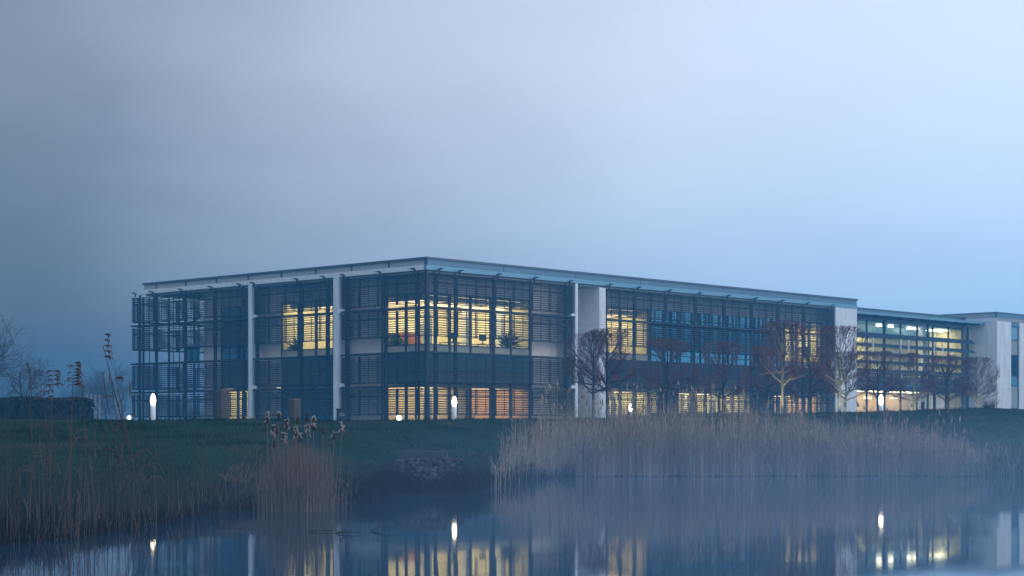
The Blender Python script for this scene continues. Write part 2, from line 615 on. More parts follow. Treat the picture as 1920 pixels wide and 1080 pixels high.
# parapet: separate panels with open joints
mods_v = [0.0] + [0.0 + 3.05 * k for k in range(1, 9)] + [25.75]
for a, c in zip(mods_v[:-1], mods_v[1:]):
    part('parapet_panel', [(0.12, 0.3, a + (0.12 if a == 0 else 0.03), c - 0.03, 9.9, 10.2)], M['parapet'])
for k in range(9):
    v = min(3.05 * k, 25.7)
    if k:
        part('parapet_post', [(0.06, 0.118, v - 0.045, v + 0.045, 9.9, 10.2)], M['capmetal'])
mods_u = [0.0] + [6.1 * k for k in range(1, 7)] + [42.7]
for a, c in zip(mods_u[:-1], mods_u[1:]):
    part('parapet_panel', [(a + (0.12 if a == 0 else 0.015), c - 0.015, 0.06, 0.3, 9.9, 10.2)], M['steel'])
part('parapet_cap', [(0.0, 0.36, 0.37, 25.8, 10.203, 10.31)], M['capmetal'])
part('parapet_cap', [(0.0, 42.75, -0.02, 0.365, 10.203, 10.31)], M['capmetal'])
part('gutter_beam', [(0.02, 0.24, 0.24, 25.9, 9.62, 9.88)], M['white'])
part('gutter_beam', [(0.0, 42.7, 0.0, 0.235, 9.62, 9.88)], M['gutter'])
part('fascia', [(0.3, 0.36, 0.4, 25.6, 9.5, 9.61)], M['steel'])
part('fascia', [(0.3, 42.6, 0.3, 0.36, 9.5, 9.61)], M['steel'])

# solid facade panels on the glass line: (map, s0, s1)
vA, vB = V(725, G), V(640, G)
vB0, vB1, vB2 = V(626, G), V(528, G), V(478, G)
vC1, vC2 = V(415, G), V(385, G)
uA = U(994, G)
uR0, uR1, uR2 = U(1140, G), U(1216, G), U(1470, G)
for s0, s1 in ((vA, vB0 + 0.0), (vB1, vB2), (vC1, vC2)):
    k = max(1, round((s1 - s0) / 1.5))
    for j in range(k):
        for z0, z1 in ((Z0, 3.5), (3.52, 5.2), (5.22, 8.4), (8.42, 9.5)):
            a, c = s0 + (s1 - s0) * j / k, s0 + (s1 - s0) * (j + 1) / k
            part('wall_panel', [(G - 0.05, G + 0.12, a + .008, c - .008, z0, z1)], M['panel'])
for s0, s1 in ((uA, 12.3),):
    k = 3
    for j in range(k):
        for z0, z1 in ((Z0, 3.5), (3.52, 5.2), (5.22, 8.4), (8.42, 9.5)):
            a, c = s0 + (s1 - s0) * j / k, s0 + (s1 - s0) * (j + 1) / k
            part('wall_panel', [(a + .008, c - .008, G - 0.05, G + 0.12, z0, z1)], M['panel'])
part('wall', [(G, 12.0, VEND - 0.15, VEND, Z0, ZROOF)], M['panel'])

# windows: a frame with panes, one per 1.5 m bay and storey
win_cache = {}


def window_mesh(w, upper, lit):
    key = (round(w, 2), upper, lit)
    if key in win_cache:
        return win_cache[key]
    z0, z1 = (ZF1, ZC1 + 0.1) if upper else (Z0, ZC0)
    fr = MB()
    fr.box(0, 0.06, -0.05, 0.09, z0, z1).box(w - 0.06, w, -0.05, 0.09, z0, z1)
    fr.box(0.06, w - 0.06, -0.04, 0.08, z0, z0 + 0.05).box(0.06, w - 0.06, -0.04, 0.08, z1 - 0.05, z1)
    tr = z0 + (0.50 if upper else 0.55)
    fr.box(0.06, w - 0.06, -0.04, 0.08, tr - 0.025, tr + 0.025)
    pane = MB().box(0.06, w - 0.06, 0.01, 0.03, tr + 0.025, z1 - 0.05)
    low = MB().box(0.06, w - 0.06, 0.01, 0.03, z0 + 0.05, tr - 0.025)
    r = (fr.mesh('window', M['mullion']), pane.mesh('pane', M['glass'] if lit else M['glass_teal']),
         low.mesh('lower_pane', M['spandrel'] if upper and lit else (M['glass'] if lit else M['glass_teal'])))
    win_cache[key] = r
    return r


def windows(mp_, s0, s1, upper, lit, parent=B, d=G):
    k = max(1, round((s1 - s0) / 1.525))
    w = (s1 - s0) / k
    fm, pm, lm = window_mesh(w, upper, lit)
    for j in range(k):
        s = s0 + w * j
        o = link('window', fm, parent)
        if mp_ is F:
            o.location = (s, d, 0)
        else:
            o.location = (d, s, 0)
            o.rotation_euler = (0, 0, D2R(90))
            o.scale = (1, -1, 1)
        link('pane', pm, o)
        link('pane', lm, o)


for up in (True, False):
    windows(L, G + 0.1, vA, up, True)
    windows(F, G + 0.1, uA, up, True)
    windows(L, vB0, vB1, up, up)
    windows(L, vB2, vC1, up, not up)
    windows(F, 15.0, uR1, up, True)
    windows(F, uR1, uR2, up, not up)
    windows(F, uR2, 39.9, up, True)
part('corner_mullion', [(G - 0.06, G + 0.1, G - 0.06, G + 0.1, Z0, ZROOF)], M['mullion'])
# bulkheads between and above the windows
for nm_, z0, z1, mt in (('spandrel_panel', 4.32, 5.18, 'teal_panel'), ('bulkhead', 3.62, 4.30, 'dark_in'), ('bulkhead', 8.57, 9.48, 'parapet')):
    for a, c in ((G + .1, vA), (vB0, vB1), (vB2, vC1)):
        part(nm_, [(G, G + .1, a, c, z0, z1)], M[mt])
    for a, c in ((G + .1, uA), (15.0, 39.9)):
        part(nm_, [(a, c, G, G + .1, z0, z1)], M[mt])


# rooms: floor, ceiling, walls with a door-less shell, ceiling light strips
def room(u0, u1, v0, v1, z0, z1, wall, lt, nl, open_sides=('u0', 'v0'), strip=0.28):
    mb = MB()
    t = 0.06
    if 'u0' not in open_sides:
        mb.box(u0, u0 + t, v0, v1, z0, z1)
    mb.box(u1 - t, u1, v0, v1, z0, z1)
    if 'v0' not in open_sides:
        mb.box(u0 + t, u1 - t, v0, v0 + t, z0, z1)
    mb.box(u0 + t, u1 - t, v1 - t, v1, z0, z1)
    mb.obj('room_wall', wall, B)
    part('ceiling', [(u0, u1, v0, v1, z1 + .002, z1 + 0.06)], M['white'])
    part('carpet', [(u0 + t + .01, u1 - t - .01, v0 + t + .01, v1 - t - .01, z0 + .002, z0 + 0.02)], M['carpet'])
    for k in range(nl):
        c = u0 + (u1 - u0) * (k + 0.5) / nl
        strip = .8 * (u1 - u0) / nl
        e0, e1, f0, f1, zt = c - strip / 2, c + strip / 2, v0 + 0.7, v1 - 0.5, z1 - 0.005
        part('ceiling_light', [(e0, e1, f0, f1, z1 - 0.05, zt)], lt)
        zl = z1 - (.30 if z1 > 5 else .2)  # unseen lips added to hide the glowing panels and dim the ceiling
        part('light_baffle', [(e0 - .04, e0 - .003, f0, f1, zl, zt), (e1 + .003, e1 + .04, f0, f1, zl, zt), (e0 - .04, e1 + .04, f0 - .04, f0 - .003, zl, zt), (e0, e1, (f0 + f1) / 2 - .02, (f0 + f1) / 2 + .02, zl, z1 - .052)], M['panel'])


room(G + .12, uA + 0.3, G + .12, 8.2, ZF1 + .02, ZC1, M['room'], M['light'], 3)
room(G + .12, 6.5, vB0 - .2, vB1 + .1, ZF1 + .02, ZC1, M['room'], M['light'], 2)
room(G + .12, 6.0, vB2, vC1, Z0 + .02, ZC0, M['room'], M['light_dim'], 1)
room(G + .12, 4.4, G + .12, 8.2, Z0 + .02, ZC0, M['room'], M['light_warm'], 1, ('u0', 'v0'))
room(4.5, uA + 0.3, G + .12, 8.2, Z0 + .02, ZC0, M['room_warm'], M['light_warm'], 2, ('v0',))
room(15.0, uR1, G + .12, 6.5, ZF1 + .02, ZC1, M['room'], M['light'], 2, ('v0',))
room(15.0, 21.5, G + .12, 6.5, Z0 + .02, ZC0, M['room'], M['light'], 2, ('v0',))
room(23.5, 31.5, G + .12, 6.5, Z0 + .02, ZC0, M['room'], M['light'], 2, ('v0',))
room(uR2, 41.0, G + .12, 6.5, ZF1 + .02, ZC1, M['room'], M['light'], 2, ('v0',))
room(uR2 - 1, 41.0, G + .12, 6.5, Z0 + .02, ZC0, M['room_warm'], M['light'], 2, ('v0',))
# things fixed on the room walls: doors, pin boards, columns
random.seed(55)
for (u0, u1, v1, z0, h) in ((1.6, 9.2, 8.13, ZF1, 3.0), (1.6, 4.2, 8.13, Z0, 2.5), (4.8, 9.2, 8.13, Z0, 2.5), (15.3, 20.0, 6.43, ZF1, 3.0), (15.3, 21.0, 6.43, Z0, 2.5),
                            (35.6, 40.6, 6.43, ZF1, 3.0), (24, 31, 6.43, Z0, 2.5), (34.6, 40.6, 6.43, Z0, 2.5)):
    u = u0
    while u < u1 - .9:
        w = random.uniform(.7, 1.5)
        kind_ = random.choice(('door', 'pin_board', 'pin_board', 'wall_shelf', None))
        if kind_ == 'door':
            part('door', [(u, u + .9, v1 - .05, v1 - .003, z0 + .05, z0 + 2.1)], M[random.choice(('desk', 'panel', 'pinboard'))])
        elif kind_ == 'pin_board':
            part('pin_board', [(u, u + w, v1 - .04, v1 - .003, z0 + 1.0, z0 + 2.1)], M[random.choice(('pinboard', 'line', 'desk'))])
        elif kind_ == 'wall_shelf':
            part('wall_shelf', [(u, u + w, v1 - .35, v1 - .003, z0 + .05, z0 + random.uniform(1.0, 1.9))], M[random.choice(('desk', 'screen', 'panel'))])
        u += w + random.uniform(.2, 1.0)
for (u, v, z0, z1) in ((3.1, 3.1, ZF1, ZC1), (6.2, 3.1, ZF1, ZC1), (9.1, 3.1, ZF1, ZC1), (3.1, 3.1, Z0, ZC0), (6.2, 3.1, Z0, ZC0), (17.6, 2.6, ZF1, ZC1), (18.6, 2.6, Z0, ZC0), (38.2, 2.6, ZF1, ZC1),
                       (26.4, 2.6, Z0, ZC0), (29.0, 2.6, Z0, ZC0), (37.4, 2.6, Z0, ZC0)):
    part('column', [(u - .18, u + .18, v - .18, v + .18, z0 + .02, z1 - .06)], M['white'])
# dark cores behind unlit glass
part('core_wall', [(uR1 + .1, uR2 - .1, 5.0, 5.2, ZF1, ZC1), (31.6, uR2 - 1.1, 4.2, 4.4, Z0, ZC0), (21.6, 23.4, 4.2, 4.4, Z0, ZC0)], M['dark_in'])
part('core_wall', [(5.0, 5.2, vB2 + .1, VEND - .2, ZF1, ZC1), (4.6, 4.8, vB0, vB1, Z0, ZC0)], M['dark_in'])
# small downlights showing in the warm ground floor ceiling
for k in range(7):
    part('downlight', [(5.0 + k * 0.72, 5.12 + k * 0.72, 2.0 + (k % 2) * .5, 2.12 + (k % 2) * .5, ZC0 - .05, ZC0 - .004)], M['down'])

# white piers and recess
part('pier', [(0.02, 0.2, V(637, 0.1), V(627, 0.1), 0.5, 9.615)], M['white'])
part('pier', [(0.02, 0.2, V(474.5, 0.1), V(467.5, 0.1), 0.5, 9.615)], M['white'])
for vv_ in (V(637, .1), V(474.5, .1)):
    for zz in (7.62, 3.42, 0.9):
        part('pier_bracket', [(0.03, 0.19, vv_ - 0.36, vv_ - .003, zz - .05, zz + .2)], M['white'])
part('pier', [(12.2, 12.42, 0.02, 3.2, 0.5, 9.615)], M['white'])
for zz in (7.62, 3.42):
    part('pier_bracket', [(11.9, 12.197, 0.06, 0.3, zz - .05, zz + .2)], M['white'])
part('recess_wall', [(12.43, 14.4, 3.2, 3.4, 0.5, 9.49)], M['white'])
for k, (z0, z1) in enumerate(((0.5, 2.2), (2.21, 3.9), (3.91, 5.6), (5.61, 7.3), (7.31, 9.49))):
    part('stone_panel', [(14.4, 14.98, 0.04, 3.4, z0, z1)], M['stone'])
for k, (z0, z1) in enumerate(((0.5, 2.2), (2.21, 3.9), (3.91, 5.6), (5.61, 7.3), (7.31, 9.61))):
    part('stone_panel', [(39.92, 41.28, 0.04, 1.6, z0, z1)], M['stone'])
    part('stone_panel', [(41.29, 42.68, 0.04, 1.6, z0, z1)], M['stone'])
part('wall', [(42.3, 42.66, 1.61, 20, 0.5, 9.49)], M['stone'])
part('wall', [(12.3, 42.2, 20.8, 21.0, 0.5, 9.49)], M['stone'])

# louvre screens
slat_cache = {}


def slat_mesh(length):
    key = round(length, 3)
    if key not in slat_cache:
        mb = MB()
        # blade leaning outwards at the bottom
        x0, x1 = 0.0, length
        prof = [(-0.026, -0.0185), (-0.018, -0.0265), (0.026, 0.0185), (0.018, 0.0265)]
        mb.v = [(x0, a, b_) for a, b_ in prof] + [(x1, a, b_) for a, b_ in prof]
        mb.f = [(0, 1, 5, 4), (1, 2, 6, 5), (2, 3, 7, 6), (3, 0, 4, 7), (3, 2, 1, 0), (4, 5, 6, 7)]
        slat_cache[key] = mb.mesh('slat', M['louvre'])
    return slat_cache[key]


def screen(mp_, s0, s1, tiers, d=0.06, mod0=0.0, singles=True):
    for (z0, z1, ns) in tiers:
        mb = MB()
        # stiles and rails of the screen
        s = s0
        q = 0
        sts = []
        m0 = math.ceil((s0 - mod0) / 0.7625)
        k = m0
        while mod0 + k * 0.7625 < s1 - 0.05:
            c = mod0 + k * 0.7625
            if c > s0 + 0.1:
                sts.append((c, k))
            k += 1
        for c, k in sts:
            if k % 4 == 0:
                fbox(mb, mp_, c - 0.09, c + 0.09, d + 0.06, d + 0.10, z0, z1)
            elif k % 4 == 2:
                fbox(mb, mp_, c - 0.08, c - 0.04, d + 0.06, d + 0.10, z0, z1)
                fbox(mb, mp_, c + 0.04, c + 0.08, d + 0.06, d + 0.10, z0, z1)
            else:
                fbox(mb, mp_, c - 0.018, c + 0.018, d + 0.06, d + 0.09, z0, z1)
        for c in (s0 + 0.03, s1 - 0.03):
            fbox(mb, mp_, c - 0.03, c + 0.03, d + 0.06, d + 0.12, z0, z1)
        fbox(mb, mp_, s0, s1, d + 0.125, d + 0.16, z0 - 0.03, z0 + 0.02)
        fbox(mb, mp_, s0, s1, d + 0.125, d + 0.16, (z0 + z1) / 2 + .3, (z0 + z1) / 2 + .34)
        scr = mb.obj('louvre_screen', M['post'], B)
        pitch = (z1 - z0) / ns
        smesh = slat_mesh(s1 - s0)
        if singles:
            for j in range(ns):
                o = link('slat', smesh, scr)
                z = z0 + pitch * (j + 0.5)
                if mp_ is F:
                    o.location = (s0, d, z)
                else:
                    o.location = (d, s1, z)
                    o.rotation_euler = (0, 0, D2R(-90))
        else:
            ms = MB()
            for j in range(ns):
                z = z0 + pitch * (j + 0.5)
                fbox(ms, mp_, s0, s1, d - 0.03, d + 0.03, z - 0.026, z + 0.026)
            kind(ms.obj('slat', M['louvre'], scr), 'stuff')


L1 = (0.02, V(638, 0.05) - 0.12)
L2 = (V(624.5, 0.05), V(475.5, 0.05) - 0.05)
L3 = (V(464, 0.05), V(246.5, 0.05))
F1 = (0.02, 12.1)
F2 = (15.15, 39.8)
screen(L, *L1, TIERS, mod0=-0.6)
screen(L, *L2, TIERS, mod0=1.2)
screen(L, *L3, TIERS, mod0=0.3)
screen(F, *F1, TIERS, mod0=2.44)
screen(F, *F2, TIERS, mod0=14.87)
VE = L3[1]


def E(s, d, z):               # far end return of the screens
    return (s, VE - d, z)


screen(E, 0.15, 9.0, TIERS, mod0=0.5, singles=False)

# short returns at the ends of each bay, walkway shelves, hangers and inner posts
ret = MB()
for (z0, z1, ns) in TIERS:
    p = (z1 - z0) / ns
    for j in range(ns):
        z = z0 + p * (j + .5)
        for sv in (L1[1] - .02, L2[0] + .02, L2[1] - .02, L3[0] + .02):
            ret.box(0.12, 0.95, sv - 0.03, sv + 0.03, z - .02, z + .02)
        for su in (F1[1] - .02, F2[0] + .02, F2[1] - .02):
            ret.box(su - .03, su + .03, 0.12, 0.95, z - .02, z + .02)
kind(ret.obj('return_slat', M['louvre'], B), 'stuff')
for z in SHELF:
    for (a, c) in (L1, L2, L3):
        part('walkway', [(-0.03, 0.75, a + (0.77 if a < .1 else 0), c, z - 0.05, z + 0.05)], M['post'])
    for (a, c) in (F1, F2):
        part('walkway', [(a - (.05 if a < .1 else 0), c, -0.03, 0.75, z - 0.05, z + 0.05)], M['post'])
mods_front = [0.89] + [2.44 + 3.05 * k for k in range(4)] + [14.87 + .3] + [14.87 + 3.05 * k for k in range(1, 9)]
mods_side = [2.45 * 0 + .9, 3.6, 6.6, V(622, .2) + .35, 10.6, V(478, .2) - .2, V(462, .2) + .3, 18.6, 21.6, 24.6, 26.4]
for u in mods_front:
    part('hanger_post', [(u - .05, u + .05, 0.24, 0.34, 1.0, 9.6)], M['post'])
    part('bracket', [(u - .04, u + .04, -.26, -.003, 9.66, 9.70), (u - .17, u + .17, -.27, -.2, 9.703, 9.74), (u - .04, u + .04, -.1, -.05, 9.45, 9.655)], M['post'])
    part('hanger_post', [(u + .42, u + .5, 0.6, 0.68, 1.0, 9.49)], M['post'])
for v in mods_side:
    part('hanger_post', [(0.24, 0.34, v - .05, v + .05, 1.0, 9.6)], M['post'])
    part('bracket', [(-.26, .015, v - .04, v + .04, 9.66, 9.70), (-.27, -.2, v - .17, v + .17, 9.703, 9.74), (-.1, -.05, v - .04, v + .04, 9.45, 9.655)], M['post'])
    part('hanger_post', [(0.6, 0.68, v + .55, v + .63, 1.0, 9.49)], M['post'])
for k in range(5):
    v = VEND + .8 + 1.05 * k
    part('hanger_post', [(0.42 + .3 * (k % 3), 0.46 + .3 * (k % 3), v, v + .05, 1.0, 9.49)], M['post'])
for u in (0.6, 2.6, 4.6, 6.6, 8.6):
    part('hanger_post', [(u, u + .1, VE - .5, VE - .4, 1.0, 9.49)], M['post'])
part('corner_post', [(-0.02, 0.07, -0.02, 0.07, 1.0, 9.6)], M['post'])
part('balcony_glass', [(0.9, 0.93, VEND + .05, VEND + 1.3, 5.2, 6.3)], M['glass_teal'])

# ------------------------------------------------------------------ link building with the broad horizontal fins
LU0, LU1, LG = 42.75, 61.95, 2.3
K = thing('link_building', 'glazed link block with broad horizontal fins and a brightly lit upper floor', 'building', (CX, CY, 0), ANG)
part('roof', [(LU0, LU1, LG - .05, 18, 9.12, 9.5)], M['slab'], K)
for k in range(3):
    a = LU0 + (LU1 - LU0) * k / 3
    part('parapet_panel', [(a + .015, a + (LU1 - LU0) / 3 - .015, LG - .12, LG + .1, 9.3, 9.9)], M['steel'], K)
part('parapet_cap', [(LU0, LU1, LG - .18, LG + .2, 9.903, 10.0)], M['capmetal'], K)
part('canopy', [(LU0 + .02, LU1 - .05, 0.55, LG - .2, 9.40, 9.47)], M['steel'], K)
part('canopy_edge', [(LU0 + .02, LU1 - .05, 0.45, 0.545, 9.36, 9.52)], M['gutter'], K)
for k in range(12):
    u = LU0 + .5 + k * 1.65
    part('canopy_rib', [(u - .03, u + .03, .6, LG - .2, 9.28, 9.395)], M['post'], K)
# glazing
nk = 8
wk = (LU1 - LU0 - .1) / nk
for k in range(nk):
    a = LU0 + .05 + wk * k
    mb = MB()
    mb.box(a, a + .07, LG - .06, LG + .08, 1.0, 9.1)
    for z in (4.0, 5.2, 8.0):
        mb.box(a + .07, a + wk, LG - .04, LG + .06, z - .06, z + .06)
    wo = mb.obj('window', M['mullion'], K)
    for z0, z1 in ((1.0, 3.94), (4.06, 5.14), (5.26, 7.94), (8.06, 9.1)):
        MB().box(a + .07, a + wk, LG, LG + .02, z0, z1).obj('pane', M['glass'], wo)
# fins and their pale raking struts
for z, h in ((7.98, 0.34), (7.25, 0.26), (6.62, 0.26), (6.0, .26), (5.38, .26), (4.76, .26), (4.14, .26)):
    mb = MB()
    mb.v = [(LU0 + .1, 1.15, z - h / 2), (LU1 - .1, 1.15, z - h / 2), (LU1 - .1, 1.55, z + h / 2), (LU0 + .1, 1.55, z + h / 2),
            (LU0 + .1, 1.21, z - h / 2 - .02), (LU1 - .1, 1.21, z - h / 2 - .02), (LU1 - .1, 1.61, z + h / 2 - .02), (LU0 + .1, 1.61, z + h / 2 - .02)]
    mb.f = [(0, 1, 2, 3), (7, 6, 5, 4), (0, 4, 5, 1), (1, 5, 6, 2), (2, 6, 7, 3), (3, 7, 4, 0)]
    mb.obj('fin', M['fin'], K)
for px in (1632, 1684, 1699, 1747, 1763):
    u = U(px, 1.3)
    part('fin_strut', [(u - .05, u + .05, 1.05, 1.13, 6.9, 7.75), (u - .03, u + .03, 1.65, 1.73, 3.9, 8.1)], M['white'], K)
for u in (LU0 + .2, LU0 + 6.5, LU0 + 12.8, LU1 - .25):
    part('fin_post', [(u - .07, u + .07, 1.75, 1.9, 1.0, 9.2)], M['post'], K)
# interior
part('floor_slab', [(LU0 + .1, LU1 - .1, LG + .2, 12, 4.1, 5.1)], M['slab'], K)
part('ground_slab', [(LU0 + .1, LU1 - .1, LG - .4, 12, .5, 1.0)], M['slab'], K)
part('ceiling', [(LU0 + .1, LU1 - .1, LG + .1, 12, 9.0, 9.1)], M['gutter'], K)
part('room_wall', [(LU0 + .1, LU1 - .1, 8.0, 8.15, 5.1, 8.98)], M['room'], K)
part('room_wall', [(U(1738, 5.0), LU1 - .2, 4.6, 4.7, 5.1, 8.98)], M['room'], K)
part('room_wall', [(LU1 - .2, LU1 - .1, LG + .1, 8, 1.0, 8.98)], M['room'], K)
part('room_wall', [(LU0 + .1, LU1 - .3, 7.0, 7.15, 1.0, 4.08)], M['room_warm'], K)
part('bulkhead', [(LU0 + .1, U(1725, 4.6), 4.3, 4.4, 8.0, 8.98)], M['gutter'], K)
part('column', [(U(1731, 3) - .2, U(1731, 3) + .2, 2.9, 3.3, 1.0, 8.98)], M['white'], K)
for px, v in ((1648, 3.4), (1670, 3.4), (1705, 3.6), (1716, 3.6), (1763, 3.9)):
    u = U(px, v)
    part('downlight', [(u - .22, u + .22, v - .1, v + .1, 8.86, 8.96)], M['down'], K)
for u0, u1, v0, v1, z in ((LU0 + 1, LU0 + 13, 5.0, 7.6, 8.94), (U(1742, 4.0), LU1 - .6, 3.2, 4.3, 8.9), (LU0 + 1, LU0 + 12, 4.0, 4.3, 3.95), (LU0 + 1, LU1 - 1, 5.0, 6.6, 4.0)):
    part('ceiling_light', [(u0, u1, v0, v1, z, z + .04)], M['light_bright' if z > 5 else 'light'], K)
# entrance details on the ground floor
part('door', [(U(1747, LG), U(1768, LG), LG - .12, LG - .07, 1.0, 3.5)], M['panel'], K)
part('door_frame', [(U(1742, LG), U(1746, LG), LG - .16, LG - .07, 1.0, 3.7), (U(1742, LG), U(1772, LG), LG - .15, LG - .075, 3.72, 3.9)], M['white'], K)
part('reception_light', [(U(1619, 3.2), U(1632, 3.2), 3.1, 3.2, 3.35, 3.5)], M['light_warm'], K)
part('reception_light', [(U(1668, 3.2), U(1690, 3.2), 3.1, 3.2, 3.4, 3.5)], M['light_warm'], K)
part('wall', [(LU0, LU1, 17.8, 18, .5, 9.1)], M['stone'], K)

# ------------------------------------------------------------------ white wing
WU0, WV0 = 62.0, -0.6
Wg = thing('white_wing', 'white stone wing with a tall narrow strip window', 'building', (CX, CY, 0), ANG)
rows = [(0.6, 2.4), (2.41, 4.2), (4.21, 6.0), (6.01, 7.8), (7.81, 9.6)]
sw0, sw1 = U(1896, WV0), U(1911.5, WV0)
for z0, z1 in rows:
    for a, c in ((WV0, 0.95), (0.96, 2.4), (2.41, 20.0)):
        part('stone_panel', [(WU0, WU0 + .3, a, c, z0, z1)], M['stone'], Wg)
    for a, c in ((WU0 + .31, sw0), (sw1, sw1 + 2.4), (sw1 + 2.41, sw1 + 5.2), (sw1 + 5.21, sw1 + 9)):
        part('stone_panel', [(a, c, WV0 + .002, WV0 + .3, z0, z1)], M['stone'], Wg)
part('lintel', [(sw0, sw1, WV0 + .05, WV0 + .3, 9.3, 9.6)], M['steel'], Wg)
wf = part('window', [(sw0 + .002, sw0 + .08, WV0 + .08, WV0 + .2, .8, 9.29), (sw1 - .08, sw1 - .002, WV0 + .08, WV0 + .2, .8, 9.29)] +
          [(sw0 + .081, sw1 - .081, WV0 + .08, WV0 + .2, z - .04, z + .04) for z in (0.84, 2.75, 4.55, 5.3, 7.0, 8.2, 9.25)], M['mullion'], Wg)
for z0, z1, mt in ((.88, 2.71, 'glass'), (2.79, 4.51, 'spandrel'), (4.59, 5.26, 'teal_panel'), (5.34, 6.96, 'glass'), (7.04, 8.16, 'spandrel'), (8.24, 9.21, 'gutter')):
    MB().box(sw0 + .081, sw1 - .081, WV0 + .12, WV0 + .15, z0, z1).obj('pane', M[mt], wf)
part('room_wall', [(sw0 - .6, sw1 + 2.5, WV0 + 2.4, WV0 + 2.5, .8, 9.2)], M['room'], Wg)
part('ceiling_light', [(sw0, sw1 + 2, WV0 + 1.1, WV0 + 1.3, 3.0, 3.05), (sw0, sw1 + 2, WV0 + 1.1, WV0 + 1.3, 7.4, 7.45)], M['light'], Wg)
part('roof', [(WU0 + .02, sw1 + 9, WV0 + .02, 20, 9.61, 9.86)], M['slab'], Wg)
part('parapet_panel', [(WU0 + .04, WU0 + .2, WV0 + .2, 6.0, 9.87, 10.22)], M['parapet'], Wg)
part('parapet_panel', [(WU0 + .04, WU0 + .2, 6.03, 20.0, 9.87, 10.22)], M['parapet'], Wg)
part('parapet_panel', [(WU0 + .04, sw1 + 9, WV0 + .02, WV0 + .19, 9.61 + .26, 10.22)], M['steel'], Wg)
part('parapet_cap', [(WU0, sw1 + 9, WV0 - .03, WV0 + .22, 10.223, 10.31), (WU0, WU0 + .25, WV0 + .225, 20, 10.223, 10.31)], M['capmetal'], Wg)
part('gutter_beam', [(WU0 - .04, WU0 - .003, WV0, 20, 9.55, 9.84)], M['white'], Wg)


# ------------------------------------------------------------------ trees
def perp(d):
    a = d.cross(Vector((random.uniform(-1, 1), random.uniform(-1, 1), random.uniform(-1, 1))))
    return a.normalized() if a.length > 1e-6 else Vector((1, 0, 0))


def hornbeam(seed, H=4.5, clear=1.7, rad=1.55):
    random.seed(seed)
    tk, tw = MB(), MB()
    lean = Vector((random.uniform(-.06, .06), random.uniform(-.06, .06), 0))
    pts = [Vector((0, 0, -0.3)), Vector((0, 0, 0.05)), lean * .4 + Vector((0, 0, clear * .6)), lean * .8 + Vector((0, 0, clear)), lean + Vector((0, 0, clear + .7)),
           lean * 1.3 + Vector((0, 0, clear + 1.5)), lean * 1.2 + Vector((0, 0, H - .4))]
    tk.tube(pts, [.11, .085, .07, .068, .05, .03, .012], 7)

    def inside(p):
        zt = 2 * (p.z - (clear - .45)) / (H - clear + .45) - 1
        if abs(zt) > 1:
            return False
        q = math.hypot(p.x, p.y) / rad
        e = 2.2 if zt < 0 else 4.5
        return abs(zt) ** e + q ** 2.6 < 1

    def grow(p, d, r, ln, depth, mbx):
        n_ = 3 if depth < 2 else 2
        q = [p.copy()]
        rr = [r]
        dd = d.copy()
        for k in range(n_):
            dd = (dd + perp(dd) * random.uniform(0.05, .22) + Vector((0, 0, .12))).normalized()
            nxt = q[-1] + dd * ln / n_
            if not inside(nxt):
                nxt = q[-1] + dd * ln / n_ * .4
                if not inside(nxt):
                    break
            q.append(nxt)
            rr.append(max(.0046, r * (1 - .75 * (k + 1) / n_)))
        if len(q) < 2:
            return
        mbx.tube(q, rr, 4 if depth == 0 else 3, caps=False)
        if depth >= 3:
            return
        nch = (8, 5, 3)[depth]
        for k in range(nch):
            f = random.uniform(.25, 1.0) * (len(q) - 1)
            i = min(int(f), len(q) - 2)
            pp = q[i].lerp(q[i + 1], f - i)
            base = (q[i + 1] - q[i]).normalized()
            nd = (base + perp(base) * random.uniform(.45, .85) + Vector((0, 0, .1))).normalized()
            grow(pp, nd, max(.005, rr[i] * .55), ln * random.uniform(.42, .7), depth + 1, tw if depth >= 0 else mbx)

    for k in range(17):
        z = clear - .1 + (H - clear - .9) * (k / 17.0) ** 1.2
        a = k * 2.4 + random.uniform(-.3, .3)
        el = random.uniform(-.1, .6) if z < clear + .6 else random.uniform(.6, 1.2)
        d = Vector((math.cos(a) * math.cos(el), math.sin(a) * math.cos(el), math.sin(el)))
        c0 = lean * (z / H) + Vector((0, 0, z))
        grow(c0, d, .042 * (1.1 - .5 * k / 17), random.uniform(1.3, 1.9), 0, tk)
    return tk, tw


TREES = []
for sd in (3, 8, 21):
    TREES.append(hornbeam(sd))
tree_mesh = {}
for i, (tk, tw) in enumerate(TREES):
    for lit in (0, 1):
        tree_mesh[(i, lit)] = (tk.mesh('trunk', M['bark'] if lit else M['bark_dark']), tw.mesh('crown', M['twig']) if not lit else None)  # same trunk, painted lighter where an uplight shines on it
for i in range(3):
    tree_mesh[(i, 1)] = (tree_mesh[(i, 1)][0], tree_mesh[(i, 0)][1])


def row_a(px):                # tree row parallel to the front, about 12 m before it
    v = -15.0
    u = U(px, v)
    return w2(u, v)


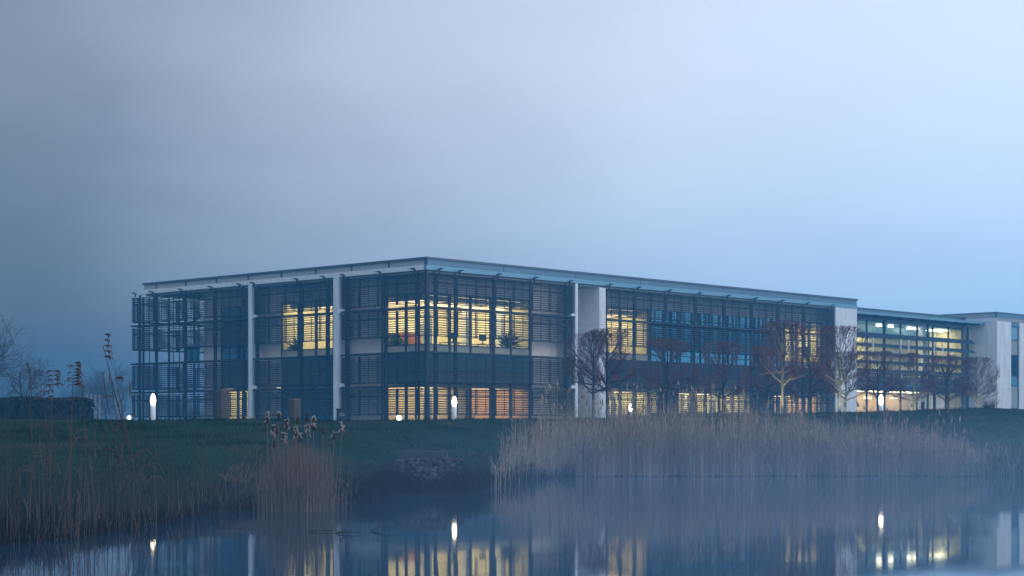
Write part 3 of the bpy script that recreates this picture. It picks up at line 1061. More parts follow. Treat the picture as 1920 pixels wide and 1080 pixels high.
tree_list = [
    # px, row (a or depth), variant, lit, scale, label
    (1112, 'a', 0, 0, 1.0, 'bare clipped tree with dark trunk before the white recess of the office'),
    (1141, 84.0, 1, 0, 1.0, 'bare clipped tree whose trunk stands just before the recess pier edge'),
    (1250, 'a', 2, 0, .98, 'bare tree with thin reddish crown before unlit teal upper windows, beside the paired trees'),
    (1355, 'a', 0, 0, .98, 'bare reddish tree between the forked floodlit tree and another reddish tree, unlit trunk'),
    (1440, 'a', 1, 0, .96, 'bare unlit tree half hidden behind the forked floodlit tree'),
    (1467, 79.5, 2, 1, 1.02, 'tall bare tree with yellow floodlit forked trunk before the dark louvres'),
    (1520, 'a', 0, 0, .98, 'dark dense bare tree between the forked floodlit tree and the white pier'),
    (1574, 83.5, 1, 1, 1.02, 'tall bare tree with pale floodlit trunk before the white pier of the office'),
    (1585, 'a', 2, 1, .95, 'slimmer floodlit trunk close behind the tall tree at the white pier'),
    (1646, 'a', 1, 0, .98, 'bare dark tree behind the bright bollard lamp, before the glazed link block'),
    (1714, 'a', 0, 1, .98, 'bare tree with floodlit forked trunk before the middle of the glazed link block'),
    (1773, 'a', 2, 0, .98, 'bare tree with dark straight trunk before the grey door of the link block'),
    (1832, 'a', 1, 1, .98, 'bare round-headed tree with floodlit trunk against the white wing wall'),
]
for px, row, var, lit, sc, lab in tree_list:
    if row == 'a':
        x, y, _ = row_a(px)
    else:
        y = row
        x = at(px, None, y)
    z = tz(x, y)
    t = thing('clipped_tree', lab, 'tree', (x, y, z), random.uniform(0, 6.28), 'clipped bare trees in front of the office')
    t.scale = (sc * .93, sc * .93, sc * (5.6 - z + (.0 if row == 'a' else .15)) / 4.5)
    tm = tree_mesh[(var, lit)]
    link('trunk', tm[0], t)
    link('crown', tm[1], t)
    if lit:
        # real uplight fixture in the lawn at the foot of the trunk
        g = thing('ground_uplight', f'small recessed uplight at the foot of {lab.split(" before")[0].split(" against")[0].split(" close")[0]}'[:110], 'uplight', (x - .25, y - .75, tz(x - .25, y - .75)), 0, 'uplights under the floodlit trunks')
        MB().lathe([(.09, -.05), (.09, .05), (.075, .06)], 10).obj('housing', M['post'], g)
        MB().lathe([(.07, .061), (.06, .068)], 10).obj('lens', M['spot'], g)
        ld = bpy.data.lights.new('uplight_beam', 'SPOT')
        ld.energy = 170
        ld.color = (1.0, .92, .68)
        ld.spot_size = D2R(62)
        ld.spot_blend = .7
        ld.shadow_soft_size = .06
        lo = bpy.data.objects.new('uplight_beam', ld)
        COL.objects.link(lo)
        lo.parent = g
        lo.location = (0, 0, .12)
        dv = Vector((.25, .75, 1.9)).normalized()
        lo.rotation_euler = (-dv).to_track_quat('Z', 'Y').to_euler()


def bare_tree(seed, H, spread, tk_r=.12, nlimb=9, up=.55):
    random.seed(seed)
    mbt, mbc = MB(), MB()

    def grow(p, d, r, ln, depth):
        q, rr, dd = [p.copy()], [r], d.copy()
        n_ = 4 if depth < 2 else 3
        for k in range(n_):
            dd = (dd + perp(dd) * random.uniform(.05, .2) + Vector((0, 0, .07))).normalized()
            q.append(q[-1] + dd * ln / n_)
            rr.append(max(.005, r * (1 - .7 * (k + 1) / n_)))
        (mbt if depth == 0 else mbc).tube(q, rr, 6 if depth == 0 else 3, caps=False)
        if depth >= 4:
            return
        for k in range((nlimb, 7, 5, 3)[depth]):
            f = random.uniform(.22 if depth == 0 else .2, 1.0) * n_
            i = min(int(f), n_ - 1)
            pp = q[i].lerp(q[i + 1], f - i)
            base = (q[i + 1] - q[i]).normalized()
            nd = (base * up + perp(base) * spread).normalized()
            grow(pp, nd, max(.005, rr[i] * .55), ln * random.uniform(.42, .68), depth + 1)

    grow(Vector((0, 0, -.3)), Vector((.03, 0, 1)), tk_r, H * .62, 0)
    return mbt.mesh('trunk', M['twig_dark']), mbc.mesh('crown', M['twig_dark'])


bt = [bare_tree(5, 5.2, .55), bare_tree(14, 6.2, .6, .14, 10), bare_tree(31, 7.0, .5, .13, 10)]
for px, y, i, sc, lab in ((53, 76, 0, .84, 'bare spreading tree rising behind the dark clipped hedge'),
                          (-72, 74, 1, .92, 'bare tree cut off by the picture edge behind the hedge')):
    x = at(px, None, y)
    t = thing('bare_tree', lab, 'tree', (x, y, tz(x, y)), 1.1 * i, 'bare trees behind the hedge')
    t.scale = (sc,) * 3
    link('trunk', bt[i][0], t)
    link('crown', bt[i][1], t)
mist_labels = ['faint misty tree just beyond the hedge end', 'taller slender tree faint in the mist between hedge and office', 'faint rounded tree in the mist behind the tall plumed reed',
               'faint misty tree next to the far end of the louvres', 'pale low tree lost in mist behind the hedge']
for k, (px, y, h) in enumerate(((165, 150, .75), (178, 165, 1.05), (205, 155, .7), (232, 160, .75), (120, 170, .8))):
    x = at(px, None, y)
    t = thing('misty_tree', mist_labels[k], 'tree', (x, y, tz(x, y)), k * 1.7, 'misty trees beyond the hedge')
    t.scale = (h * 1.1, h * 1.1, h)
    link('trunk', bt[2][0], t)
    link('crown', bt[2][1], t)
pl = MB().box(-.06, .06, -.06, .06, -.4, 2.3).mesh('pale_post', M['slab'])
for k, px in enumerate((163, 171, 179, 187, 217, 225)):
    y = 118
    x = at(px, None, y)
    o = link('pale_post', pl, None, (x, y, tz(x, y)))
    tag(o, ('thin pale post in the mist nearest the hedge end', 'second thin pale post from the hedge end', 'third thin pale post from the hedge end', 'thin pale post just before the tallest plumed reed', 'thin pale post beside the small tufted reed in the mist', 'thin pale post closest to the far end of the louvres')[k], 'post', 'pale posts in the mist')


# ------------------------------------------------------------------ leafy masses
def leaf_box(w, dpt, h, nleaf, size, seed):
    r = np.random.default_rng(seed)
    # leaves sit mostly near the faces of the clipped block
    p = r.uniform(-.5, .5, (nleaf, 3))
    ax_ = r.integers(0, 3, nleaf)
    sg = np.where(r.random(nleaf) < .5, -.5, .5)
    sg = np.where((ax_ == 2), .5, sg)
    p[np.arange(nleaf), ax_] = sg + r.normal(0, .02, nleaf)
    p = p * np.array([w, dpt, h]) + np.array([0, 0, h / 2])
    p += .03 * np.sin(p[:, [1, 2, 0]] * 3.1)
    a = r.normal(0, 1, (nleaf, 3)); a /= np.linalg.norm(a, axis=1)[:, None]
    c = r.normal(0, 1, (nleaf, 3)); c -= (c * a).sum(1)[:, None] * a; c /= np.linalg.norm(c, axis=1)[:, None]
    s = size * r.uniform(.6, 1.4, nleaf)[:, None]
    v = np.stack([p - a * s, p + c * s * .5, p + a * s, p - c * s * .5], 1).reshape(-1, 3)
    f = np.arange(nleaf * 4).reshape(-1, 4)
    return v, f


def hedge(label, x0, y0, x1, y1, h, dpt, nleaf, seed, size=.09):
    cx, cy_ = (x0 + x1) / 2, (y0 + y1) / 2
    w = math.hypot(x1 - x0, y1 - y0)
    z = min(tz(x0, y0), tz(cx, cy_), tz(x1, y1)) - .1
    t = thing('hedge', label, 'hedge', (cx, cy_, z), math.atan2(y1 - y0, x1 - x0))
    v, f = leaf_box(w, dpt, h, nleaf, size, seed)
    kind(link('leaves', fast_mesh('leaves', v, f, M['hedge']), t), 'stuff')
    MB().box(-w / 2 + .07, w / 2 - .07, -dpt / 2 + .07, dpt / 2 - .07, 0, h - .07).obj('inner_twigs', M['hedge'], t)


hedge('tall dark clipped hedge at the edge of the lawn, in front of bare trees', at(-120, None, 66), 66, at(152, None, 70), 70, 1.22, 1.6, 9000, 5)
a_, b_ = w2(6.5, -10.5), w2(20, -10.5)
hedge('low dark clipped hedge below the lit corner rooms of the office', a_[0], a_[1], b_[0], b_[1], .95, 1.0, 6000, 6)
a_, b_ = w2(20.5, -10.5), w2(42, -10.5)
hedge('low dark clipped hedge behind the reed bed and tree trunks', a_[0], a_[1], b_[0], b_[1], .85, 1.0, 7000, 9)


# ------------------------------------------------------------------ lamps, pillars, cabinet, posts
def bollard(px, y, ztop, label, s=1.0):
    s *= .7
    x = at(px, None, y)
    z = tz(x, y)
    h = ztop - z
    t = thing('bollard_lamp', label, 'lamp', (x, y, z), 0, 'bollard lamps along the lawn')
    MB().lathe([(.09 * s, -.3), (.09 * s, h - .40 * s), (.08 * s, h - .39 * s)], 14).obj('post', M['white'], t, True)
    MB().lathe([(.055 * s, h - .389 * s), (.075 * s, h - .34 * s), (.092 * s, h - .25 * s), (.088 * s, h - .17 * s), (.06 * s, h - .07 * s), (.02 * s, h - .005 * s)], 14).obj('lamp_head', M['lamp'], t, True)
    MB().lathe([(.03 * s, h - .004 * s), (.02 * s, h + .015 * s)], 12).obj('cap', M['post'], t)


bollard(287, 43.5, at(287, 738, 43.5)[1], 'lit bollard lamp before the far end of the louvres, near the stone pillars')
bollard(852, 48.5, at(852, 743, 48.5)[1], 'lit bollard lamp on the lawn crest before the lit corner of the office')
bollard(1182, 58, at(1182, 757, 58)[1], 'lit bollard lamp seen through the reed tops beneath the clipped trees', .9)
bollard(1652, 58, at(1652, 740, 58)[1], 'lit bollard lamp before the glazed link block, brightest of the bollards', 1.2)


def ground_spot(px, py, y, label, r=.1):
    x, z = at(px, py, y)
    t = thing('ground_spot', label, 'lamp', (x, y, tz(x, y)), 0, 'low lawn spotlights')
    h = max(.08, z - tz(x, y))
    MB().lathe([(r * .6, -.1), (r * .5, h - r)], 10).obj('stake', M['post'], t)
    MB().lathe([(r * .3, h - r * .99), (r, h - r * .3), (r, h + r * .4), (r * .4, h + r)], 12).obj('glow', M['lamp'], t, True)


ground_spot(748, 784, 50, 'small low glowing lamp on the grass below the corner windows', .07)
ground_spot(242, 787, 47, 'tiny glowing lamp on the grass at the far end of the louvres', .045)


def pillar(px, pytop, y, w, label):
    x, zt = at(px, pytop, y)
    z = tz(x, y)
    h = zt - z
    t = MB()
    k = w / 2
    t.v = [(-k * 1.05, -k * 1.05, -.3), (k * 1.05, -k * 1.05, -.3), (k * 1.05, k * 1.05, -.3), (-k * 1.05, k * 1.05, -.3),
           (-k, -k, h * .94), (k, -k, h * .97), (k, k, h * .97), (-k, k, h * .92),
           (-k * .6, -k * .6, h * .99), (k * .6, -k * .6, h), (k * .6, k * .6, h), (-k * .6, k * .6, h * .98)]
    t.f = [(3, 2, 1, 0)]
    for lv in (0, 4):
        for q in range(4):
            t.f.append((lv + q, lv + (q + 1) % 4, lv + 4 + (q + 1) % 4, lv + 4 + q))
    t.f.append((8, 9, 10, 11))
    o = t.obj('stone_pillar', M['pillar'], None, False, (x, y, z))
    o.rotation_euler = (0, 0, D2R(47))
    tag(o, label, 'pillar', 'stone pillars on the lawn')


pillar(417, 729, 58, .30, 'taller worn stone pillar before the louvres, beside the white pier')
pillar(552, 747, 58, .29, 'shorter rounded stone pillar standing behind the bulrush heads')

x, z = at(641, 766, 58)
t = thing('cabinet', 'dark green upright cabinet at the foot of the white pier', 'cabinet', (x, 58, tz(x, 58)), D2R(8))
hc = z - tz(x, 58)
MB().box(-.17, .17, -.13, .13, -.1, hc - .04).obj('body', M['bin'], t)
MB().box(-.185, .185, -.145, .145, hc - .039, hc).obj('lid', M['bin'], t)
for k in range(2):
    MB().box(-.08, .08, -.136, -.131, hc - .17 - k * .06, hc - .155 - k * .06).obj('label_strip', M['line'], t)
for k, (px, y, h, lab) in enumerate(((1752, 62, .55, 'short dark post on the lawn crest before the grey door'),
                                     (1730, 60, .32, 'stubby dark post on the crest beside the floodlit tree'))):
    x = at(px, None, y)
    o = MB().lathe([(.05, -.2), (.05, h - .03), (.035, h)], 8).obj('short_post', M['post'], None, False, (x, y, tz(x, y)))
    tag(o, lab, 'post', 'short dark posts')


# ------------------------------------------------------------------ grasses and reeds (masses nobody could count)
def ribbons(x, y, z, h, w, lean, seg=3, seed=0, tipw=.25, droop=0.0):
    """bent flat stems: returns verts, faces"""
    r = np.random.default_rng(seed)
    n_ = len(x)
    az = r.uniform(0, 2 * np.pi, n_)
    fa = r.uniform(0, np.pi, n_)
    side = np.stack([np.cos(fa), np.sin(fa) * .35, np.zeros(n_)], 1)
    side /= np.linalg.norm(side, axis=1)[:, None]
    ld = np.stack([np.cos(az), np.sin(az), np.zeros(n_)], 1)
    vs = []
    for k in range(seg + 1):
        t_ = k / seg
        c = np.stack([x, y, z], 1) + np.array([0, 0, 1]) * (h * (t_ - droop * t_ ** 3))[:, None] + ld * (lean * h * t_ ** 1.8)[:, None]
        ww = (w * (1 - (1 - tipw) * t_))[:, None] * .5
        vs += [c - side * ww, c + side * ww]
    v = np.stack(vs, 1).reshape(-1, 3)
    base = (np.arange(n_) * 2 * (seg + 1))[:, None]
    f = np.concatenate([base + np.array([2 * k, 2 * k + 1, 2 * k + 3, 2 * k + 2]) for k in range(seg)], 1).reshape(-1, 4)
    return v, f


def merge(parts):
    vs, fs, o = [], [], 0
    for v, f in parts:
        vs.append(v)
        fs.append(f + o)
        o += len(v)
    return np.concatenate(vs), np.concatenate(fs)


# reed bed along the far shore
N = 13500
rx = rng.uniform(-0.35, 10.9, N)
rx = np.where((rx < 1.8) & (rng.random(N) > .12 + .42 * (rx + .35)), rng.uniform(1.4, 10.9, N), rx)
ry = np.interp(rx, SH[:, 0], SH[:, 1]) + .22 * np.sin(rx * 1.9) * np.sin(rx * .7 + 1) + .10 * np.sin(rx * 6.1) + np.abs(rng.normal(0, 1.0, N)) * rng.choice([.35, 1.3, 2.6], N, p=[.45, .35, .2])
px_ = 960 + rx / ry * 3389
hb = np.interp(px_, [925, 960, 1000, 1060, 1150, 1300, 1400, 1500, 1600, 1700, 1790, 1830, 1880], [.8, 1.15, 1.4, 1.5, 1.55, 1.55, 1.5, 1.35, 1.2, 1.0, .85, .5, .3])
clump = 1 + .10 * np.sin(rx * 5.1 + 1.3) + .08 * np.sin(rx * 11.7) + .08 * np.sin(rx * 2.3 + .7) + .07 * np.sin(rx * 23.0)
rh = .88 * hb * clump * (.35 + .75 * rng.random(N) ** 1.3)
rz_ = np.maximum(terr(rx, ry), 0) - .02
parts_ = [ribbons(rx, ry, rz_, rh, rng.uniform(.005, .0125, N), np.abs(rng.normal(0, .13, N)), 4, 1, .25, .06)]
m_ = rng.random(N) < .55       # side leaves
nl_ = m_.sum()
hl = rh[m_] * rng.uniform(.35, .9, nl_)
parts_.append(ribbons(rx[m_], ry[m_], rz_[m_] + hl, rng.uniform(.12, .38, nl_), rng.uniform(.008, .018, nl_), rng.uniform(.4, 1.3, nl_), 2, 2, .1, .5))
nf = 330                         # long stems fallen at a slant
fx_ = rng.uniform(3.0, 10.7, nf)
parts_.append(ribbons(fx_, 37.9 + rng.uniform(-.1, .8, nf), rng.uniform(0, .15, nf), rng.uniform(.35, .75, nf), rng.uniform(.012, .02, nf), rng.uniform(.7, 1.6, nf), 2, 33, .5))
nb = 900                         # broken stems lying across the bed
bx_ = rng.uniform(1.5, 10.6, nb)
parts_.append(ribbons(bx_, 37.9 + rng.uniform(-.05, 1.5, nb), np.full(nb, .02) + rng.uniform(0, .5, nb), rng.uniform(.2, .7, nb), rng.uniform(.006, .012, nb), rng.uniform(.8, 2.4, nb), 2, 3, .4))
tl = 230                         # taller wisps rising above the bed
tx = np.where(rng.random(tl) < .75, rng.uniform(.6, 5.2, tl), rng.uniform(5.2, 9.8, tl))
ty = 38.1 + rng.uniform(0, 2.0, tl)
th = rng.uniform(1.2, 1.85, tl) * np.interp(tx, [0, .6, 3, 6, 10], [.7, 1.0, 1.05, .95, .72])
tzv = np.maximum(terr(tx, ty), 0)
parts_.append(ribbons(tx, ty, tzv, th, np.full(tl, .012), np.abs(rng.normal(0, .07, tl)), 3, 4))
parts_.append(ribbons(tx + .01, ty, tzv + th * .9, rng.uniform(.12, .22, tl), rng.uniform(.03, .05, tl), rng.uniform(.1, .5, tl), 2, 4, .1, .3))
v, f = merge(parts_)
kind(link('reed_bed', fast_mesh('reed_bed', v, f, M['reed'])), 'stuff', 'dense bed of dry tan reeds along the far shore', 'reeds')

# dark undergrowth along all the shore (sedge tussocks)
N = 16000
sx = np.concatenate([rng.uniform(-5.6, -1.7, 9000), rng.uniform(-1.7, 1.3, 3000), rng.uniform(9.3, 14, 4000)])
sy = np.interp(sx, SH[:, 0], SH[:, 1]) + np.abs(rng.normal(0, .55, N)) * np.where(sx > 9, 1.5, 1.0) + .02
sh = rng.uniform(.12, .42, N) * np.where((sx > -4.0) & (sx < -2.85), .4, 1.0) * np.where(sx > 9.3, 1.5, 1.0) * (1 + .35 * np.sin(sx * 6.3))
v, f = ribbons(sx, sy, terr(sx, sy) - .02, sh, rng.uniform(.006, .014, N), np.abs(rng.normal(.1, .3, N)), 2, 8, .15, .2)
kind(link('undergrowth', fast_mesh('undergrowth', v, f, M['sedge'])), 'stuff', 'dark matted sedge along the water edge', 'undergrowth')

# grass blades on the lawn facing the pond
N = 90000
gx = rng.uniform(-9.5, 16, N)
gs = rng.random(N) ** 1.2
gyc = np.interp(gx, CR[:, 0], CR[:, 1])
gys = np.interp(gx, SH[:, 0], SH[:, 1])
gy = gys + .3 + gs * (gyc - gys + 6)
vis = np.abs(gx / gy) < .30
gx, gy = gx[vis], gy[vis]
N = len(gx)
v, f = ribbons(gx, gy, terr(gx, gy) - .01, rng.uniform(.03, .085, N) * (1 + .5 * np.sin(gx * 2.1 + gy)), rng.uniform(.006, .014, N), rng.uniform(.1, .8, N), 2, 9, .1)
kind(link('grass', fast_mesh('grass', v, f, M['blade'])), 'stuff', 'rough grass on the lawn above the pond', 'grass')

# loose brown reeds in front, near shore
N = 170
fx = np.concatenate([rng.normal(-3.95, .42, 115), rng.uniform(-4.9, -2.85, 55)])
fy = np.interp(fx, SH[:, 0], SH[:, 1]) + rng.uniform(-.05, .9, N)
fh = rng.uniform(.3, 1.05, N) * np.where(rng.random(N) < .15, 1.3, 1.0)
fz = np.maximum(terr(fx, fy), 0) - .02
p1 = ribbons(fx, fy, fz, fh, rng.uniform(.006, .0095, N), np.abs(rng.normal(0, .10, N)), 4, 12)
q_ = rng.random(N) < .7
nq = q_.sum()
hl = fh[q_] * rng.uniform(.3, .95, nq)
p2 = ribbons(fx[q_], fy[q_], fz[q_] + hl, rng.uniform(.08, .28, nq), rng.uniform(.006, .012, nq), rng.uniform(.3, 1.1, nq), 3, 13, .1, .5)
nb = 450
bx_ = rng.uniform(-4.9, -2.9, nb)
by_ = np.interp(bx_, SH[:, 0], SH[:, 1]) + rng.uniform(-.1, .5, nb)
p3 = ribbons(bx_, by_, np.maximum(terr(bx_, by_), 0) - .02, rng.uniform(.1, .42, nb), rng.uniform(.004, .008, nb), np.abs(rng.normal(.2, .5, nb)), 3, 14)
v, f = merge([p1, p2, p3])
kind(link('shore_reeds', fast_mesh('shore_reeds', v, f, M['reed_dark'])), 'stuff', 'loose brown reeds along the near dark bank', 'reeds')

# bulrush clump (its leaves and dead stems)
N = 950
cx_ = rng.normal(-2.55, .22, N)
cx_ = np.clip(cx_, -3.02, -1.98)
cy_ = 21.3 + rng.uniform(-.25, 1.0, N)
ch = 1.12 * rng.uniform(.25, .80, N) * np.interp(cx_, [-3.0, -2.7, -2.2, -1.98], [.75, 1.0, .9, .7])
p1 = ribbons(cx_, cy_, np.maximum(terr(cx_, cy_), -.02), ch, rng.uniform(.006, .012, N), np.abs(rng.normal(.02, .10, N)), 3, 21)
N2 = 380
bx_ = np.clip(rng.normal(-2.5, .26, N2), -3.0, -1.9)
p2 = ribbons(bx_, 21.2 + rng.uniform(-.2, .9, N2), rng.uniform(0, .35, N2), rng.uniform(.08, .35, N2), rng.uniform(.006, .011, N2), rng.uniform(.4, 1.4, N2), 3, 22, .2, .4)
N3 = 500                       # flattened dead leaves on the slope beside the clump
fx = rng.uniform(-3.85, -3.0, N3)
fy = 23.2 + rng.uniform(0, 2.5, N3)
p3 = ribbons(fx, fy, terr(fx, fy), rng.uniform(.04, .13, N3), rng.uniform(.006, .012, N3), rng.uniform(.3, 1.6, N3), 2, 23, .2, .3)
v, f = merge([p1, p2, p3])
kind(link('bulrush_clump', fast_mesh('bulrush_clump', v, f, M['reed_mid'])), 'stuff', 'dead bulrush leaves and stems in the middle clump', 'reeds')

# single bulrushes
cats = [
    # px, py of head centre, length px, fluffy, label
    (501, 784, 26, 2, 'bulrush with ragged pink topped dark head, standing apart on the clump edge'),
    (523, 781, 20, 1, 'bulrush with slim dark head, pale streak, second tallest beside the ragged one'),
    (538, 796, 22, 2, 'bulrush with pale hooked fluffy head between dark slim heads'),
    (512, 806, 20, 2, 'bulrush with broad white burst head in the lower row'),
    (519, 808, 15, 0, 'bulrush with short dull brown head tucked by a white burst head'),
    (532, 822, 22, 2, 'bulrush with lowest white burst head bent sideways'),
    (555, 810, 24, 2, 'bulrush with long shaggy pale head at the middle of the clump'),
    (558, 789, 16, 0, 'bulrush with small dark head right before the shorter stone pillar'),
    (562, 822, 18, 1, 'bulrush with thin grey brown head hanging low in the middle'),
    (576, 782, 22, 0, 'bulrush with tallest plain black head, no fluff'),
    (577, 806, 20, 2, 'bulrush with plump pale head directly under the tallest black one'),
    (588, 794, 30, 2, 'bulrush with long torn white and black head'),
    (606, 808, 14, 0, 'bulrush with very thin short head away from the others'),
    (626, 818, 16, 1, 'bulrush with dark head under a white tip near the clump end'),
    (640, 800, 18, 2, 'bulrush with pinkish burst head, last of the clump beneath the cabinet'),
    (514, 833, 14, 0, 'bulrush with small reddish head deep in the clump'),
]
for k, (px, py, ln, fl, lab) in enumerate(cats):
    y = 21.35 + .12 * (k % 4)
    x, z = at(px, py, y)
    hl = ln / 3389 * y * .9
    z0 = max(tz(x, y), 0) - .02
    t = thing('bulrush', lab, 'bulrush', (x, y, z0), k * 1.3, 'bulrushes in the middle clump')
    zh = z - z0
    b0 = random.uniform(-.1, .1)
    MB().tube([(b0, 0, 0), (b0 * .5, .01, zh * .4), (0, 0, zh - hl / 2), (0, 0, zh + hl / 2 + .03)], [.006, .006, .005, .002], 5).obj('stem', M['reed_mid'], t)
    w = .0155
    MB().lathe([(.004, zh - hl / 2), (w, zh - hl * .42), (w, zh + hl * .35), (.003, zh + hl / 2)], 8).obj('head', M['cathead'], t, True)
    if fl:
        random.seed(k + 100)
        mb = MB()
        for q in range(16 if fl == 2 else 6):
            zc = zh + hl * (random.uniform(-.45, .55) if fl == 2 else random.uniform(.3, .6))
            a = random.uniform(0, 6.28)
            r0 = .012
            c = Vector((math.cos(a) * r0, math.sin(a) * r0, zc))
            d = Vector((math.cos(a) * .016 * random.uniform(.5, 1.4), math.sin(a) * .016, random.uniform(-.03, .012)))
            mb.tube([c - d * .6, c, c + d, c + d * 1.8 + Vector((0, 0, -.008))], [.002, .008, .007, .002], 5)
        mb.obj('fluff', M['fluff'], t, True)

# single tall reeds against the sky
tall = [
    # px top, py top, px base, plume (tufts), label
    (193, 628, 217, 5, 'tallest reed with feathery drooping plume against the sky beside the louvres'),
    (137, 681, 128, 8, 'reed with long dense brown plume before the hedge end'),
    (98, 696, 92, 4, 'reed with short brown plume above the middle of the hedge'),
    (83, 722, 100, 3, 'reed with broad drooping plume low above the hedge top'),
    (155, 714, 168, 0, 'bare dark reed tip rising just past the hedge end'),
    (192, 698, 205, -1, 'reed with folded dark leaf bending down beside the tallest plume'),
    (205, 688, 212, 0, 'slim straight dark reed between two taller reeds'),
    (216, 684, 226, 1, 'reed with small dark tufted head against misty sky'),
    (243, 713, 236, 0, 'thin dark reed tip touching the far edge of the louvres'),
    (53, 680, 70, -1, 'reed with bent dark leaf crossing the bare tree behind the hedge'),
]
for k, (px, py, pb, tuft, lab) in enumerate(tall):
    y = 16.4 + .15 * (k % 5)
    x, zt = at(px, py, y)
    xb = at(pb, None, y)
    yb = max(y, float(np.interp(xb, SH[:, 0], SH[:, 1])) + .1)
    zb = max(tz(xb, yb), 0) - .02
    t = thing('reed', lab, 'reed', (xb, yb, zb), 0, 'tall reeds on the near bank')
    dx, dy, h = x - xb, y - yb, zt - zb
    hp = .16 if tuft > 4 else (.10 if tuft > 0 else 0)
    P = [Vector((0, 0, 0)), Vector((dx * .45, dy * .4, h * .35)), Vector((dx * .85, dy * .8, h * .75)), Vector((dx, dy, h - hp * .6))]
    MB().tube(P, [.0055, .005, .004, .0025], 5).obj('stem', M['reed_dark'], t)
    random.seed(300 + k)
    if tuft > 0:
        mb = MB()
        nc = tuft
        for q in range(nc):
            f_ = q / max(1, nc - 1)
            c = Vector((dx + .012 * f_, dy, h - hp * (1.25 - 1.25 * f_)))
            for w in range(7):
                sx_ = 1 if (px > 150 or random.random() < .75) else -1
                d = Vector((sx_ * random.uniform(.7, 1.1), random.uniform(-.5, .5), random.uniform(.1, .45)))
                ln = random.uniform(.045, .085) * (1.15 - .35 * f_)
                mb.tube([c, c + d * ln * .5, c + d * ln * .9 + Vector((0, 0, -.012)), c + d * ln * 1.05 + Vector((0, 0, -.035 - .02 * random.random()))], [.0015, .004, .005, .001], 4)
        mb.obj('plume', M['plume'], t)
    elif tuft < 0:
        c = Vector((dx, dy, h))
        MB().tube([c + Vector((-.03, 0, -.005)), c, c + Vector((.012, 0, -.06)), c + Vector((.025, 0, -.15))], [.002, .007, .008, .002], 4).obj('leaf', M['plume'], t)
    else:
        c = Vector((dx, dy, h))
        MB().tube([c + Vector((0, 0, -.16)), c + Vector((.002, 0, -.08)), c], [.004, .008, .001], 5).obj('tip', M['plume'], t)
    for q in range(3):
        f_ = random.uniform(.2, .7)
        c = P[0].lerp(P[3], f_)
        s_ = random.choice((-1, 1))
        MB().tube([c, c + Vector((.05 * s_, .02, .10)), c + Vector((.13 * s_, .03, .11)), c + Vector((.19 * s_, .03, .04))], [.003, .006, .005, .001], 4).obj('leaf', M['reed_dark'], t)

# spiky tussock at the foot of the white wing
t_x, t_y = at(1855, None, 62), 62
r0 = np.full(70, t_x) + rng.normal(0, .12, 70)
v, f = ribbons(r0, np.full(70, t_y), np.full(70, tz(t_x, t_y)), rng.uniform(.2, .42, 70), np.full(70, .02), rng.uniform(.2, 1.2, 70), 3, 41, .1)
o = link('spiky_plant', fast_mesh('spiky_plant', v, f, M['hedge']))
tag(o, 'spiky tufted plant on the lawn crest before the white wing', 'plant')

# ------------------------------------------------------------------ stone outfall
ox0, ox1 = at(738, None, 27.5), at(870, None, 27.5)
Ot = thing('stone_outfall', 'stone pitched outfall under a dark concrete lintel at the inlet', 'outfall', ((ox0 + ox1) / 2, 27.3, 0))
wO = ox1 - ox0
MB().box(-wO / 2 + .03, wO / 2 - .3, 1.15, 1.65, .50, .63).obj('lintel', M['slab_dark'], Ot)
MB().box(-wO / 2, -wO / 2 + .12, .2, 1.6, -.1, .5).obj('side_wall', M['slab_dark'], Ot)
st = []
random.seed(77)
for k in range(4):
    mb = MB()
    prof = [(.02, -.05), (.055, -.03), (.06, .0), (.045, .035), (.015, .05)]
    mb.lathe([(r * random.uniform(.85, 1.15), z) for r, z in prof], 7)
    mb.v = [(x * random.uniform(.8, 1.2), y * random.uniform(.8, 1.2), z * random.uniform(.8, 1.2)) for x, y, z in mb.v]
    st.append(mb.mesh('stone', M['riprap'], True))
for i in range(9):
    for j in range(13):
        s = i / 8.0
        xx = -wO / 2 + .2 + (wO - .3) * j / 12 + random.uniform(-.03, .03)
        yy = -.15 + 1.25 * s + random.uniform(-.03, .03)
        o = link('stone', st[(i * 5 + j * 3) % 4], Ot, (xx, yy, .02 + .47 * s + random.uniform(-.02, .02)))
        o.rotation_euler = (random.uniform(0, 6), random.uniform(0, 6), random.uniform(0, 6))
        o.scale = (random.uniform(.5, .95),) * 3


# ------------------------------------------------------------------ twigs floating on the pond
def twig(label, pts, r):
    base = Vector((at(pts[0][0][0], None, pts[0][0][2]), pts[0][0][2], 0))
    t = link('floating_twig', None, None, tuple(base))
    tag(t, label, 'twig', 'twigs floating on the pond')
    for k, pl_ in enumerate(pts):
        q = []
        for px, dz, y in pl_:
            q.append(Vector((at(px, None, y), y, dz)) - base)
        MB().tube(q, [r * (1 - .6 * i / max(1, len(q) - 1)) for i in range(len(q))], 5).obj('branch', M['bark_dark'], t)


twig('thin dark twig lying flat on the water beside the bulrush clump', [[(578, .01, 17.0), (610, .015, 17.02), (645, .01, 16.9)]], .007)
twig('dark forked twig on the water below the middle of the clump gap', [[(630, .01, 16.7), (655, .02, 16.65), (672, .015, 16.6)], [(652, .015, 16.65), (640, .05, 16.75)], [(655, .015, 16.64), (646, .04, 16.4)]], .007)
twig('open forked twig with a curled end on the water before the outfall reflection', [[(694, .01, 17.1), (722, .05, 17.15), (742, .03, 17.1)], [(694, .01, 17.1), (712, .0, 16.7), (722, .05, 17.1)], [(716, .02, 17.0), (718, .09, 17.1)]], .006)
twig('long thin straw floating near the dark bank', [[(398, .01, 17.8), (440, .012, 17.75), (480, .01, 17.7)]], .006)


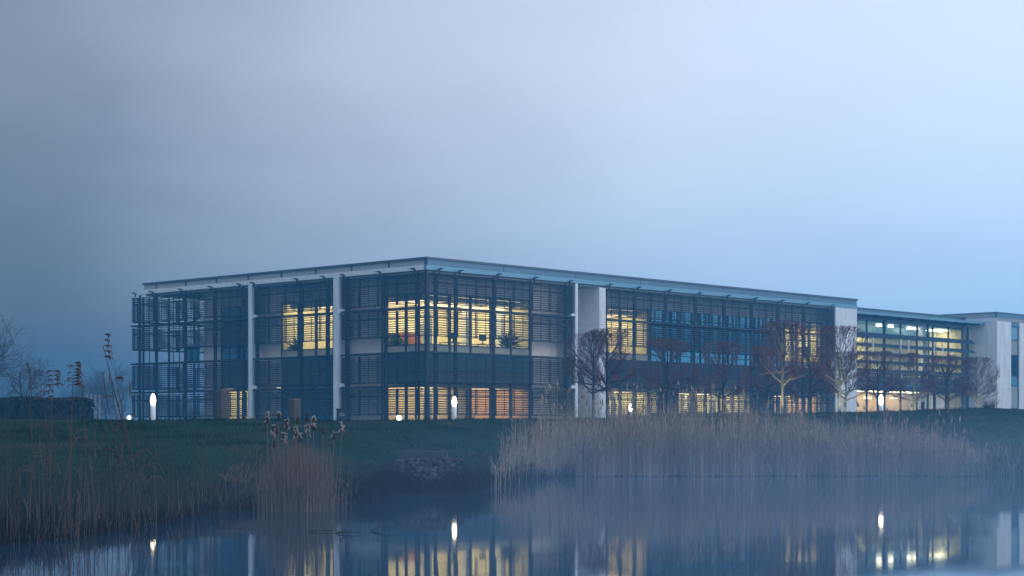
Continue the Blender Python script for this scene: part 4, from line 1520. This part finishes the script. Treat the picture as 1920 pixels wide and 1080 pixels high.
# ------------------------------------------------------------------ things inside the lit rooms
def plant(u, v, z, h, label, seed):
    random.seed(seed)
    x, y, _ = w2(u, v)
    t = thing('potted_plant', label, 'plant', (x, y, z), 0, 'pot plants in the lit windows')
    MB().lathe([(.14, 0), (.2, .4), (.18, .4)], 10).obj('pot', M['pot'], t)
    mb = MB()
    for k in range(46):
        a = random.uniform(0, 6.28)
        e = random.uniform(.2, 1.3)
        ln = h * random.uniform(.4, .75)
        d = Vector((math.cos(a) * math.cos(e), math.sin(a) * math.cos(e), math.sin(e)))
        c = Vector((0, 0, .35 + random.uniform(0, .35) * h))
        mb.tube([c, c + d * ln * .6 + Vector((0, 0, .03)), c + d * ln + Vector((0, 0, -.08))], [.012, .05, .006], 4)
    mb.obj('leaves', M['plant'], t)


plant(U(952, 2.2), 2.2, ZF1 + .03, 1.5, 'large leafy pot plant behind the louvres of the lit upper front window', 1)
plant(2.0, V(742, 2.0), ZF1 + .03, 1.0, 'small pot plant in the lit upper side window near the corner', 2)
plant(2.0, V(556, 2.0), ZF1 + .03, 1.1, 'pot plant in the lit upper window between the two white piers', 3)


def desk(u, v, z, label, cupboard=False):
    x, y, _ = w2(u, v)
    t = thing('desk', label, 'desk', (x, y, z), ANG, 'desks in the lit rooms')
    MB().box(-.8, .8, -.4, .4, .71, .75).obj('desk_top', M['desk'], t)
    for sx_ in (-.75, .71):
        for sy_ in (-.35, .31):
            MB().box(sx_, sx_ + .04, sy_, sy_ + .04, 0, .709).obj('leg', M['post'], t)
    sc_ = MB().box(-.28, .28, -.02, .02, .95, 1.3).box(-.03, .03, -.02, .02, .80, .949).box(-.12, .12, -.1, .1, .752, .80)
    sc_.obj('monitor', M['screen'], t)


desk(U(850, 3.0), 3.0, ZF1 + .03, 'desk with dark monitor behind the upper front corner window')
desk(U(905, 3.4), 3.4, ZF1 + .03, 'desk with dark monitor in the middle of the lit upper front room')
x, y, _ = w2(3.2, V(768, 3.2))
t = thing('orange_cupboard', 'orange cupboard glowing inside the lit upper corner room', 'cupboard', (x, y, ZF1 + .03), ANG)
MB().box(-.45, .45, -.45, .45, 0, 1.25).obj('carcass', M['orange'], t)
MB().box(-.47, -.452, -.44, .44, .04, 1.2).obj('door', M['orange'], t)
MB().box(-.485, -.472, .3, .33, .55, .75).obj('handle', M['post'], t)
